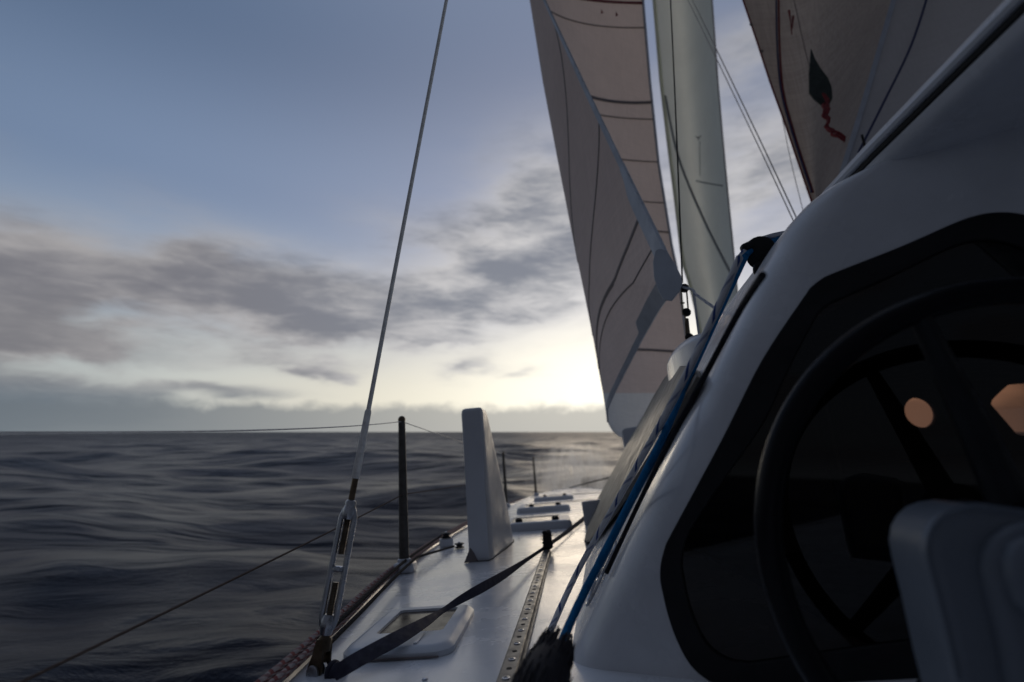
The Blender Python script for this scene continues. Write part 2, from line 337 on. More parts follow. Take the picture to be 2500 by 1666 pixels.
def smooth_line(pts, n=8):
    pts = [Vector(p) for p in pts]; out_ = []
    for i in range(len(pts) - 1):
        p0 = pts[max(i - 1, 0)]; p1 = pts[i]; p2 = pts[i + 1]; p3 = pts[min(i + 2, len(pts) - 1)]
        for j in range(n):
            t = j / n
            out_.append(0.5 * ((2 * p1) + (p2 - p0) * t + (2 * p0 - 5 * p1 + 4 * p2 - p3) * t * t + (3 * p1 - p0 - 3 * p2 + p3) * t ** 3))
    return out_ + [pts[-1]]
def lerp_tab(tab, q):
    if q <= tab[0][0]: a, b = tab[0], tab[1]
    elif q >= tab[-1][0]: a, b = tab[-2], tab[-1]
    else:
        for a, b in zip(tab, tab[1:]):
            if a[0] <= q <= b[0]: break
    t = (q - a[0]) / (b[0] - a[0]); return [x + (y - x) * t for x, y in zip(a[1:], b[1:])]

# ------------------------------------------------------------------ sea (world frame)
def make_sea():
    fr = np.linspace(-R(66), R(66), 760); bk = np.linspace(R(66), R(294), 70)[1:-1]
    th = np.concatenate([fr, bk]); nth = len(th)
    rr = np.concatenate([[0.05], np.geomspace(0.7, 900, 600), np.geomspace(1000, 40000, 30)]); nr = len(rr)
    Rr, Th = np.meshgrid(rr, th, indexing='ij'); X = Rr * np.sin(Th); Y = Rr * np.cos(Th); Z = np.zeros_like(X)
    DX = np.zeros_like(X); DY = np.zeros_like(X)
    lam = np.concatenate([rng.uniform(16, 34, 5), rng.uniform(7, 14, 8), rng.uniform(3, 6.5, 14), rng.uniform(1.3, 3, 22), rng.uniform(0.5, 1.2, 26)])
    amp = np.concatenate([np.full(5, 0.095), np.full(8, 0.056), np.full(14, 0.027), np.full(22, 0.0075), np.full(26, 0.0022)])
    dirs = R(188) + rng.normal(0, R(26), len(lam)); dirs[27:] = R(190) + rng.normal(0, R(38), len(lam) - 27)
    for l, a, d in zip(lam, amp, dirs):
        k = 2 * math.pi / l; ph = k * (X * math.sin(d) + Y * math.cos(d)) + rng.uniform(0, 6.283)
        att = np.clip((l / (0.0125 * Rr + 0.02) - 2.0) / 5.0, 0, 1); A = a * att * (1 - np.clip((Rr - 900) / 3000, 0, 1))
        Z += A * np.cos(ph); DX -= 0.8 * A * math.sin(d) * np.sin(ph); DY -= 0.8 * A * math.cos(d) * np.sin(ph)
        V = np.stack([X + DX, Y + DY, Z], -1).reshape(-1, 3)
    i = np.arange(nr - 1)[:, None]; j = np.arange(nth)[None, :]; j2 = (j + 1) % nth
    F = np.stack([i * nth + j, i * nth + j2, (i + 1) * nth + j2, (i + 1) * nth + j], -1).reshape(-1, 4)
    me = bpy.data.meshes.new('sea'); me.vertices.add(len(V)); me.vertices.foreach_set('co', V.astype(np.float32).ravel())
    me.loops.add(F.size); me.loops.foreach_set('vertex_index', F.astype(np.int32).ravel())
    me.polygons.add(len(F)); me.polygons.foreach_set('loop_start', np.arange(0, F.size, 4, dtype=np.int32)); me.polygons.foreach_set('loop_total', np.full(len(F), 4, dtype=np.int32))
    me.polygons.foreach_set('use_smooth', np.ones(len(F), dtype=bool)); me.update(calc_edges=True); me.validate()
    m = bpy.data.materials.new('dusk_sea_water'); m.use_nodes = True; t = m.node_tree; k = NT(t); b = t.nodes['Principled BSDF']
    b.inputs['Base Color'].default_value = (0.007, 0.007, 0.018, 1); b.inputs['IOR'].default_value = 1.333; b.inputs['Specular IOR Level'].default_value = 0.20
    c = k.n('ShaderNodeTexCoord').outputs['Object']; cd = k.n('ShaderNodeCameraData').outputs['View Distance']
    t.links.new(k.map(cd, 20.0, 300.0, 0.32, 0.44), b.inputs['Roughness'])
    mp = k.n('ShaderNodeMapping'); mp.inputs['Scale'].default_value = (0.5, 1.7, 1.0); mp.inputs['Rotation'].default_value = (0, 0, R(-9)); t.links.new(c, mp.inputs[0])
    n1 = k.noise(mp.outputs[0], 1.1, 7, 0.64, 0.5); n2 = k.noise(mp.outputs[0], 0.16, 4, 0.55, 0.5)
    bp = k.n('ShaderNodeBump'); bp.inputs['Strength'].default_value = 0.55; bp.inputs['Distance'].default_value = 0.20; t.links.new(n1, bp.inputs['Height'])
    bp2 = k.n('ShaderNodeBump'); bp2.inputs['Strength'].default_value = 0.5; bp2.inputs['Distance'].default_value = 2.6; t.links.new(n2, bp2.inputs['Height']); t.links.new(bp.outputs[0], bp2.inputs['Normal'])
    t.links.new(bp2.outputs[0], b.inputs['Normal'])
    me.materials.append(m); o = bpy.data.objects.new('sea', me); COL.objects.link(o); o['kind'] = 'structure'; o['label'] = 'dark blue open sea with low swell under the dusk sky'
make_sea()

# ------------------------------------------------------------------ port hull
GUN = [(-0.50, -2.2), (-0.55, -0.6), (-0.60, 0.9), (-0.64, 1.4), (-0.75, 2.5), (-0.78, 3.8), (-0.74, 5.4), (-0.62, 7.2), (-0.38, 9.6), (-0.02, 11.6), (0.28, 12.5), (0.46, 12.8)]
INN = [(1.25, -2.2), (1.25, 6.0), (1.15, 8.5), (0.95, 10.8), (0.70, 12.4), (0.56, 12.8)]
gun = smooth_line([(x, y, 0) for x, y in GUN], 6); inn = smooth_line([(x, y, 0) for x, y in INN], 6)
def gun_x(y):
    for a, b in zip(gun, gun[1:]):
        if a.y <= y <= b.y: return a.x + (b.x - a.x) * (y - a.y) / (b.y - a.y)
    return gun[-1].x
hull = thing('catamaran_hull', 'white glossy port hull with wet deck running forward to its bow', 'boat hull', (0.3, 5, -1.4))
loop = gun + inn[::-1]
cen = Vector((0.3, 5, 0))
def inset(lp, d):
    n = len(lp); o = []
    for i, p in enumerate(lp):
        t = (lp[(i + 1) % n] - lp[i - 1]); nn = Vector((t.y, -t.x, 0)).normalized(); o.append(p + nn * d)
    return o
dk = inset(loop, 0.035)
mb = MB(); n = len(loop); mb.add([p + Vector((0, 0, 0)) for p in dk], [tuple(range(n))]); mb.build('deck', 'deck', hull, smooth=False)
mb = MB()
rows = [[p + Vector((0, 0, 0.001)) for p in dk], [p + Vector((0, 0, 0.012)) for p in inset(loop, 0.028)], [p + Vector((0, 0, 0.012)) for p in inset(loop, 0.012)], [p + Vector((0, 0, -0.004)) for p in inset(loop, 0.0)], [p + Vector((0, 0, -0.06)) for p in inset(loop, -0.004)], [p + Vector((0, 0, -0.7)) for p in inset(loop, 0.03)], [p + Vector((0, -0.4 if p.y > 10 else 0, -1.5)) for p in inset(loop, 0.30)], [p + Vector((0, -0.9 if p.y > 10 else 0, -1.9)) for p in inset(loop, 0.45)]]
mb.grid(rows, True); mb.build('topsides', 'gel', hull)
# hatches
def hatch(name, x0, x1, y0, y1, glass, ht=0.03, border=0.05, pane=None):
    c = Vector(((x0 + x1) / 2, (y0 + y1) / 2, 0)); sx, sy = (x1 - x0) / 2, (y1 - y0) / 2
    def rr(ax, ay, z, r_): 
        o = []
        for (qx, qy, a0) in ((1, 1, 0), (-1, 1, 90), (-1, -1, 180), (1, -1, 270)):
            for q in range(6):
                a = R(a0 + q * 18); o.append(c + Vector((qx * (ax - r_) + r_ * math.cos(a), qy * (ay - r_) + r_ * math.sin(a), z)))
        return o
    b = border; mb = MB(); pn = pane or (x0 + b, x1 - b, y0 + b, y1 - b)
    def rp(z, r_, k_=0.0):
        cx, cy, ax, ay = (pn[0] + pn[1]) / 2, (pn[2] + pn[3]) / 2, (pn[1] - pn[0]) / 2 - k_, (pn[3] - pn[2]) / 2 - k_; o = []
        for (qx, qy, a0) in ((1, 1, 0), (-1, 1, 90), (-1, -1, 180), (1, -1, 270)):
            for q in range(6):
                a = R(a0 + q * 18); o.append(Vector((cx + qx * (ax - r_) + r_ * math.cos(a), cy + qy * (ay - r_) + r_ * math.sin(a), z)))
        return o
    mb.grid([rr(sx, sy, 0.0005, 0.05), rr(sx, sy, ht * 0.5, 0.05), rr(sx - 0.010, sy - 0.010, ht * 0.9, 0.045), rr(sx - 0.022, sy - 0.022, ht, 0.04), rp(ht, 0.012), rp(ht - 0.008, 0.011, 0.002)], True)
    fr = mb.build('hatch', 'gelm', hull)
    mb = MB(); lp = rp(ht - 0.006, 0.011, 0.001); mb.add(lp, [tuple(range(len(lp)))]); mb.build('hatch_pane', glass, fr, smooth=False)
    return fr, c
f1, c1 = hatch('hatch', -0.520, -0.258, 1.270, 1.675, 'acrylic', 0.024, 0.032, (-0.472, -0.302, 1.395, 1.625))
for sx in (-0.44, -0.345):                                              # hinge ribs and lip lines of the near hatch
    MB().box((sx, 1.33, 0.0255), 0.010, 0.075, 0.004).build('hinge', 'gelm', f1, bevel=0.002)
MB().tube([(-0.50, 1.266, 0.004), (-0.285, 1.266, 0.004)], 0.0022, 6).build('lip_seal', 'seam', f1)
for (x0, x1, y0, y1) in ((-0.41, 0.12, 3.82, 4.42), (-0.39, 0.17, 5.55, 6.15), (-0.28, 0.30, 7.75, 8.3)):
    f2, c2 = hatch('hatch', x0, x1, y0, y1, 'acrylic_tan', 0.055, 0.085)
    for q in (0.28, 0.78):
        hb = MB(); hx = x0 + (x1 - x0) * q; hb.lathe([(0.026, 0.0), (0.028, 0.012), (0.018, 0.03), (0.006, 0.034)], (hx, y0 + 0.12, 0.05), n=12); hb.box((hx, y0 + 0.10, 0.072), 0.016, 0.06, 0.012)
        hb.build('hatch_handle', 'black', f2)
# flush deck eyes and moulded joint lines
for p in ((1037, 1660), (905, 1610)):
    q = D(*p); MB().lathe([(0.006, 0), (0.006, 0.003), (0.002, 0.004)], q, n=10).build('deck_screw', 'steel', hull)
for y in (7.1, 9.2): MB().box((0.25, y, 0.004), 1.25, 0.02, 0.006).build('deck_joint', 'seam', hull)

# ------------------------------------------------------------------ cabin
YB = 1.05; TAP = 0.095; KB = 0.45; CB = YB + KB * 0.28
A0, B0 = at(1390, 1666, YB), at(1850, 680, YB)
LEAN = (B0.x - A0.x) / (B0.z - A0.z)
def side_x(y, z): return A0.x + LEAN * (z - A0.z) + TAP * (y - YB)
SN = Vector((-1.0, TAP, LEAN)).normalized()                              # outward (port and up)
SC = SN.dot(A0)
def side(px, py, off=0.0): return hit(px, py, SN, SC + off)
BN = Vector((KB, 1.0, 0.0))
def bulk(px, py, off=0.0): return hit(px, py, BN, CB - off)
ROOFZ = 0.915; YF = 5.0
cab = thing('cabin', 'white moulded cabin with hardtop, sloping side and large dark aft window', 'cabin', (0.8, 1.5, 0.0))
sv = Vector((TAP, 1, 0)).normalized(); bv_ = Vector((1, -KB, 0)).normalized()
prof = []                                                                 # (z, extra outboard) up the side, then over the shoulder
for z, e in ((-0.25, 0.0), (0.0, 0.0), (0.1, 0.0), (0.2, 0), (0.4, 0), (0.6, 0), (0.74, 0), (0.80, -0.002), (0.84, -0.008), (0.865, -0.020), (0.882, -0.040), (0.892, -0.07)): prof.append((z, e))
def corner(z, e):                                                          # where side and aft bulkhead meet at height z
    # x = side_x(y,z) - e ; KB*x + y = CB
    a = A0.x + LEAN * (z - A0.z) - TAP * YB - e
    y = (CB - KB * a) / (1 + KB * TAP); return Vector((a + TAP * y, y, z))
CR = 0.075
rows_side = []; rows_bulk = []
for z, e in prof:
    c = corner(z, e); row = []
    for q in range(9):
        t = q / 8; p0, p2 = c + bv_ * CR, c + sv * CR; row.append(p0 * (1 - t) ** 2 + c * 2 * t * (1 - t) + p2 * t * t)
    for q in range(1, 17):
        y = row[8].y + (YF - row[8].y) * q / 16; row.append(Vector((side_x(y, z) - e, y, z)))
    rows_side.append(row)
# roof over the top
last = rows_side[-1]
for dx, dz in ((0.06, 0.004), (0.25, 0.008), (0.8, 0.010), (2.6, 0.012)):
    rows_side.append([p + Vector((dx, 0, dz)) for p in last])
MB().grid(rows_side).build('side_wall', 'gel', cab)
# aft bulkhead with the window opening
def poly_ray(poly, c, ang):
    d = Vector((math.cos(ang), math.sin(ang))); best = None
    for a, b in zip(poly, poly[1:] + poly[:1]):
        e = b - a; den = d.x * e.y - d.y * e.x
        if abs(den) < 1e-9: continue
        w_ = a - c; t = (w_.x * e.y - w_.y * e.x) / den; u = (w_.x * d.y - w_.y * d.x) / den
        if t > 1e-6 and -1e-3 <= u <= 1 + 1e-3: best = t if best is None else max(best, t)
    return c + d * best
BO = Vector((0.28, YB, 0.0))
def b2(p): q = p - BO; return Vector((q.dot(bv_), q.z))
def b3(q, off=0.0): return BO + bv_ * q.x + Vector((0, 0, q.y)) + BN.normalized() * off
WIN = [(1612, 1420), (1612, 1385), (1622, 1340), (1640, 1300), (1760, 1078), (1860, 880), (1965, 722), (1982, 700), (2005, 682), (2035, 667), (2200, 602), (2330, 545), (2385, 526), (2430, 519), (2475, 520), (2530, 532), (2590, 560), (2640, 610), (2670, 700), (2690, 1000), (2680, 1400), (2650, 1560), (2600, 1625), (2540, 1648), (2300, 1654), (1850, 1680), (1790, 1680), (1740, 1668), (1690, 1630), (1655, 1570), (1630, 1500)]
wsm = smooth_line([Vector((a, b, 0)) for a, b in WIN + WIN[:1]], 5)[:-1]
win2 = [b2(bulk(p.x, p.y)) for p in wsm]
wc = sum(win2, Vector((0, 0))) / len(win2)
outer2 = [b2(r_[0]) for r_ in rows_side[:len(prof)]] + [Vector((1.9, 0.93)), Vector((1.9, -0.25))]
NA = 360; angs = [2 * math.pi * i / NA for i in range(NA)]
# make sure polygon corners are hit exactly
for q in outer2:
    a = math.atan2(q.y - wc.y, q.x - wc.x) % (2 * math.pi); i = min(range(NA), key=lambda j: abs((angs[j] - a + math.pi) % (2 * math.pi) - math.pi)); angs[i] = a
angs.sort()
wl = [poly_ray(win2, wc, a) for a in angs]; ol = [poly_ray(outer2, wc, a) for a in angs]
MB().ring([b3(q) for q in wl], [b3(q) for q in ol], BN.normalized() * 0.03).build('aft_bulkhead', 'gel', cab)
win = None
il = []
for q in wl:
    d = q - wc; il.append(wc + d * (1 - 0.052 / d.length))
wf = MB().ring([b3(q, -0.004) for q in il], [b3(wc + (q - wc) * 0.998, -0.004) for q in wl], BN.normalized() * 0.016).build('window_frame', 'black', cab, bevel=0.003)
mb = MB(); gl = [b3(wc + (q - wc) * 1.01, 0.004) for q in il]; mb.add(gl, [tuple(range(len(gl)))]); mb.build('window_pane', 'glass', wf, smooth=False)
# hardtop that carries on aft over the cockpit
hx, hz = 0.645, 0.912
secg = [(0.055, -0.030), (0.030, -0.026), (0.017, -0.016), (0.013, -0.006), (0.020, -0.004), (0.020, 0.005), (0.002, 0.006), (-0.002, 0.011), (0.001, 0.022), (0.010, 0.030), (0.06, 0.038), (2.4, 0.10), (2.4, -0.030)]
secf = [(0.060, -0.032), (0.030, -0.030), (0.012, -0.022), (0.004, -0.012), (0.0, -0.006), (-0.001, 0.0), (-0.001, 0.006), (-0.001, 0.011), (0.002, 0.022), (0.010, 0.030), (0.06, 0.038), (2.4, 0.10), (2.4, -0.030)]
ysec = [(-3.4, 0), (-1.5, 0), (-0.5, 0), (0.0, 0), (0.4, 0), (0.7, 0), (0.9, 0), (1.05, 0), (1.15, 0.3), (1.25, 1), (1.5, 1), (2.0, 1), (3.0, 1), (4.0, 1), (4.5, 1), (4.7, 1), (4.82, 1)]
rows = []
for y, g in ysec:
    dx = TAP * max(0.0, y - 1.0) + (0.0 if y < 4.55 else 0.8 * (y - 4.5))
    rows.append([Vector((hx + dx + a_[0] * (1 - g) + b_[0] * g, y, hz + (a_[1] * (1 - g) + b_[1] * g) * (1 if y < 4.75 else 0.6))) for a_, b_ in zip(secg, secf)])
mb = MB().grid(rows, True); mb.f += [tuple(range(len(secg) - 1, -1, -1)), tuple((len(ysec) - 1) * len(secg) + q for q in range(len(secg)))]
mb.build('hardtop', 'gel', cab)
MB().tube([(hx + 0.0135 + TAP * max(0, y - 1.0), y, hz + 0.0005) for y in (-3.4, -1.0, 0.0, 0.4, 0.7, 0.9, 1.05, 1.12)] + [(hx + 0.028, 1.24, hz)], 0.0058, 8).build('edge_gasket', 'rubber', cab)
# cabin front with a round port and a window in it, and the lining
YP = YF - 0.02
front = [at(1850, 1000, YP)]
def ycirc(px, py, rad, n_=48):
    c = at(px, py, YP); return [c + Vector((rad * math.cos(2 * math.pi * i / n_), 0, rad * math.sin(2 * math.pi * i / n_))) for i in range(n_)], c
def fprof(x1):
    lp = [Vector((side_x(YP, z) - e + 0.012, z)) for z, e in prof[1:]]
    return [Vector((x1, 0.0))] + lp + [Vector((x1, 0.898))] if x1 < 5 else None
def ringplate(inner, c, outer, name, m, parent, dy=0.0):
    cc = Vector((c.x, c.z)); aa = [math.atan2(p.z - c.z, p.x - c.x) for p in inner]
    for q in outer:
        a = math.atan2(q.y - cc.y, q.x - cc.x); i = min(range(len(aa)), key=lambda j: abs((aa[j] - a + math.pi) % (2 * math.pi) - math.pi)); aa[i] = a
    aa.sort(); inn_ = [poly_ray([Vector((p.x, p.z)) for p in inner], cc, a) for a in aa]; ou = [poly_ray(outer, cc, a) for a in aa]
    return MB().ring([Vector((q.x, c.y + dy, q.y)) for q in inn_], [Vector((q.x, c.y + dy, q.y)) for q in ou], (0, 0.02, 0)).build(name, m, parent)
pc, pcc = ycirc(2242, 1008, 0.137, 90)
XM = at(2340, 1000, YP).x
pw = ringplate(pc, pcc, fprof(XM), 'front_wall', 'gel', cab)
ringplate(pc, pcc, fprof(XM), 'front_lining', 'dark_interior', cab, -0.03)
MB().add([p + Vector((0, 0.012, 0)) for p in pc], [tuple(range(len(pc)))]).build('port_light', 'pane', pw, smooth=False)
sh = [(2410, 985), (2425, 968), (2450, 945), (2485, 922), (2530, 910), (2620, 905), (2700, 915), (2720, 960), (2700, 1056), (2600, 1062), (2478, 1064)]
shp = [at(px, py, YP) for px, py in sh]; shc = sum(shp, Vector()) / len(shp); shc.y = YP
sh2 = [Vector((p.x, p.z)) for p in shp]; shl = [poly_ray(sh2, Vector((shc.x, shc.z)), 2 * math.pi * i / 90 - 3.1) for i in range(90)]
shl = [Vector((q.x, YP, q.y)) for q in shl]
rect2 = [Vector((XM + 0.001, 0.0)), Vector((9.0, 0.0)), Vector((9.0, 0.90)), Vector((XM + 0.001, 0.90))]
pw2 = ringplate(shl, shc, rect2, 'front_wall', 'gel', cab)
ringplate(shl, shc, rect2, 'front_lining', 'dark_interior', cab, -0.03)
MB().add([p + Vector((0, 0.012, 0)) for p in shl], [tuple(range(len(shl)))]).build('front_pane', 'pane', pw2, smooth=False)
MB().box((4.6, 2.9, 0.015), 8.0, 4.0, 0.02).build('cabin_sole', 'dark_interior', cab); MB().box((9.0, 2.9, 0.45), 0.02, 4.6, 1.2).build('cabin_end_wall', 'dark_interior', cab); MB().box((5.08, 2.95, 0.868), 8.0, 4.06, 0.02).build('headlining', 'dark_interior', cab)
# furniture seen dimly behind the glass
mb = MB(); mb.box((1.6, 2.4, 0.02), 1.6, 0.5, 0.6); mb.build('saloon_seat', mat('grey_seat_cloth', (0.10, 0.095, 0.10), 0.8), cab, bevel=0.04)
MB().tube([(0.98, 1.9, -0.28), (0.98, 1.9, 1.0)], 0.02, 12).build('grab_post', 'black', cab)
# tinted side window, a thick panel proud of the sloping side
SW = [(1427, 1326), (1420, 1312), (1428, 1290), (1439, 1265), (1466, 1212), (1501, 1150), (1527, 1100), (1562, 1042), (1600, 970), (1628, 925), (1645, 907), (1668, 897), (1695, 899), (1712, 910), (1716, 925), (1700, 955), (1640, 1050), (1570, 1160), (1510, 1250), (1468, 1304), (1445, 1324)]
sw = [side(px, py, 0.012) for px, py in SW]
sg = MB().prism(sw, SN * 0.014).build('side_window', 'side_glass', cab, bevel=0.004)
MB().tube([p + SN * 0.004 for p in sw[3:12]], 0.007, 6).build('window_edge_trim', 'rubber', sg)
# two white wedge fairings at the front edge of that window
for pts, yy in (([(1419, 1226), (1470, 1219), (1474, 1300), (1430, 1298)], 3.9), ([(1518, 1052), (1526, 1046), (1563, 1040), (1560, 1060), (1527, 1106)], 4.3)):
    pl = [at(px, py, yy) for px, py in pts]; MB().prism(pl, (0.06, 0.45, -0.02)).build('wedge_fairing', 'gelm', cab, bevel=0.008)
# moulded hump under the sheet tackle, two flush oval rings, a low moulded step along the foot
hp = at(1686, 872, 2.05)
mb = MB(); rows = []
for i in range(13):
    v = math.pi / 2 * i / 12 * 0.98; rows.append([hp + Vector((0.085 * math.cos(v) * math.cos(u) + 0.35 * 0.095 * math.cos(v) * math.sin(u), 0.36 * math.cos(v) * math.sin(u), 0.060 * math.sin(v) - 0.012)) for u in [2 * math.pi * j / 32 for j in range(32)]])
mb.grid([[q - Vector((0, 0, 0.14)) for q in rows[0]]] + rows, True); mb.f.append(tuple(13 * 32 + j for j in range(32))); mb.build('tackle_hump', 'gel', cab)
for (px, py, s_) in ((1481, 1370, 1.0), (1453, 1433, 0.85)):
    c = side(px, py, 0.007); up = Vector((LEAN, 0, 1)).normalized(); fw = sv
    lp = [c + up * (0.052 * s_ * math.cos(2 * math.pi * i / 28)) + fw * (0.052 * s_ * math.sin(2 * math.pi * i / 28)) for i in range(29)]
    MB().tube(lp, 0.0035, 6, False).build('flush_ring', 'steel', cab)

# ------------------------------------------------------------------ shroud with its turnbuckle, at the port chainplate
SH0 = at(778, 1640, 1.22)                                   # pin of the chainplate
SH1 = at(1090, 0, 1.42)
sdv = (SH1 - SH0).normalized()
def on_sh(px, py):                                           # the point of the shroud seen at this height of the picture
    a, b = 0.0, (SH1 - SH0).length * 1.3
    lo, hi = 0.0, 3.0
    for _ in range(40):
        mid = (lo + hi) / 2; p = SH0 + sdv * mid; q = BOAT @ p - Vector((0, 0, CAMZ)); q = Matrix.Rotation(-PITCH, 3, 'X') @ q
        y = PH / 2 - FPX * q.z / q.y
        if y > py: lo = mid
        else: hi = mid
    return SH0 + sdv * lo
shr = thing('shroud', 'steel shroud wire with open-body turnbuckle rising from the gunwale chainplate', 'shroud', SH0 + Vector((0, 0, -0.06)))
s_of = lambda py: (on_sh(0, py) - SH0).length
L = lambda s_: SH0 + sdv * s_
sw0, sw1, st0, bt, bb, lt = s_of(1000), s_of(1165), s_of(1205), s_of(1238), s_of(1540), s_of(1600)
top = SH0 + sdv * 13.0
MB().tube([L(sw0 - 0.01), top], 0.0058, 10).build('wire', 'wire', shr)
MB().tube([L(sw1 - 0.004), L(sw1), L(sw0 - 0.006), L(sw0)], [0.0085, 0.0095, 0.0085, 0.0062], 14).build('swage', 'wire', shr)
MB().tube([L(bt - 0.02), L(sw1)], 0.0075, 12).build('upper_stud', 'bronze', shr)
# threaded ends seen inside the open body
ux = sdv.cross(Vector((0, 1, 0))).normalized(); uy = sdv.cross(ux).normalized()
mb = MB(); mb.tube([L(bb - 0.012), L(bt + 0.006)], 0.001, 4)
body = MB(); nb = 40
for sgn in (-1, 1):
    pts = []; rad = []
    for i in range(nb + 1):
        t = i / nb; wv_ = min(1.0, math.sin(math.pi * min(max(t, 0.0), 1.0)) * 3.2) ** 0.6
        pts.append(L(bb + (bt - bb) * t) + ux * sgn * (0.006 + 0.0105 * wv_)); rad.append(0.0062 + 0.0005 * wv_)
    body.tube(pts, rad, 10)
body.tube([L(bt - 0.028), L(bt - 0.014), L(bt - 0.002), L(bt + 0.006)], [0.013, 0.0165, 0.0145, 0.012], 16)
body.tube([L(bb - 0.008), L(bb + 0.006), L(bb + 0.020), L(bb + 0.032)], [0.0125, 0.0155, 0.0165, 0.012], 16)
mid = (bt + bb) / 2 - 0.005
body.tube([L(mid - 0.006), L(mid - 0.003), L(mid + 0.003), L(mid + 0.006)], [0.011, 0.015, 0.015, 0.011], 14)
body.build('turnbuckle_body', 'steel', shr)
def thread(a, b, r_):
    pts = []; rs = []; n_ = int((b - a) / 0.0016)
    for i in range(n_ + 1): pts.append(L(a + (b - a) * i / n_)); rs.append(r_ * (1.0 if i % 2 else 0.86))
    return MB().tube(pts, rs, 12)
thread(bt - 0.105, bt - 0.02, 0.0074).build('threaded_end', 'bronze', shr)
thread(bb + 0.02, bb + 0.098, 0.0074).build('threaded_end', 'bronze', shr)
MB().tube([L(bt), L(bt + 0.008), L(bt + 0.014), L(bt + 0.016)], [0.013, 0.0135, 0.012, 0.008], 12).build('lock_collar', 'steel', shr)
MB().tube([L(0.03), L(lt), L(bb)], [0.0085, 0.0078, 0.0078], 12).build('lower_stud', 'bronze', shr)
# toggle: fork, pin and chainplate
fk = MB()
uf = Vector((-0.30, -1.0, 0.12)).normalized(); uf = (uf - sdv * uf.dot(sdv)).normalized(); us = uf.cross(sdv).normalized()
for sgn in (-1, 1):
    o_ = uf * sgn * 0.011
    pl = [L(s_) + us * w_ + o_ for s_, w_ in ((0.062, -0.009), (0.062, 0.009), (0.030, 0.0135), (0.008, 0.0185), (-0.010, 0.0165), (-0.020, 0.007), (-0.020, -0.007), (-0.010, -0.0165), (0.008, -0.0185), (0.030, -0.0135))]
    fk.prism(pl, uf * sgn * 0.005)
fk.tube([L(0.040), L(0.062), L(0.070)], [0.0155, 0.0150, 0.0095], 16)
fk.build('toggle_fork', 'bronze', shr)
MB().tube([SH0 + uf * 0.0235, SH0 + uf * 0.0225, SH0 + uf * 0.0170, SH0 + uf * 0.0168, SH0 - uf * 0.024], [0.0125, 0.0150, 0.0150, 0.007, 0.007], 20).build('clevis_pin', 'steel', shr)
cp = [SH0 + us * dy + sdv * dz - uf * 0.005 for dy, dz in ((-0.020, 0.012), (-0.012, 0.020), (0.012, 0.020), (0.020, 0.012), (0.024, -0.085), (-0.024, -0.085))]
MB().prism(cp, uf * 0.010).build('chainplate', 'steel', shr, bevel=0.0015)

# ------------------------------------------------------------------ stanchions and lifelines
def stanchion(base, label):
    r = thing('stanchion', label, 'stanchion', base, 'stanchions along the port gunwale')
    b = Vector(base); H_ = 0.685
    bs = MB(); bs.box(b + Vector((0.004, 0, 0.022)), 0.090, 0.095, 0.044); bs.build('base_socket', 'gelm', r, bevel=0.014, seg=4)
    MB().lathe([(0.030, 0.0), (0.030, 0.012), (0.024, 0.016)], b + Vector((0, 0, 0.043)), n=18).build('collar', 'gelm', r)
    pts = []; rs = []
    for i in range(61):
        t = i / 60; pts.append(b + Vector((0.0, 0, 0.05 + (H_ - 0.05) * t))); rs.append((0.0225 - 0.0065 * t) * (1.0 + 0.03 * (i % 2)))
    MB().tube(pts, rs, 14).build('post', 'post', r)
    MB().lathe([(0.0175, 0), (0.018, 0.012), (0.012, 0.022), (0.003, 0.026)], b + Vector((0, 0, H_ - 0.012)), n=14).build('cap', 'bronze', r)
    return r
SB = [D(984, 1398), D(1243, 1239), D(1297.5, 1212)]
SB = [Vector((gun_x(p.y) + 0.055, p.y, 0.0)) for p in SB]
st1 = stanchion(SB[0], 'dark stanchion post in a white base socket between shroud and daggerboard')
for p, lb in zip(SB[1:], ('slim dark stanchion just beyond the white daggerboard', 'slim dark stanchion closest to the bow, farthest along the rail')): copy_thing(st1, p, lb, 'stanchions along the port gunwale')
def zs(p, h): return p + Vector((0, 0, h))
upper = [at(-150, 1061, 0.50)] + [zs(p, 0.672) for p in SB] + [Vector((0.50, 12.6, 0.40))]
def sag(pts, s_=0.012, n_=10):
    o = []
    for a, b in zip(pts, pts[1:]):
        for i in range(n_): t = i / n_; o.append(a.lerp(b, t) - Vector((0, 0, s_ * 4 * t * (1 - t))))
    return o + [pts[-1]]
tag(MB().tube(sag(upper), 0.0021, 6).build('lifeline', 'wire'), 'thin upper lifeline wire strung across the stanchion tops', 'lifeline')
low0 = at(-60, 1720, 0.72)
tag(MB().tube(sag([low0, zs(SB[0], 0.335), zs(SB[1], 0.36), zs(SB[2], 0.36)], 0.004), 0.0026, 6).build('lifeline', rope_mat('tan_cord', (0.20, 0.15, 0.12), (0.14, 0.10, 0.085), 0.03)), 'thin tan lower line slanting across the water to the near stanchion', 'lifeline')

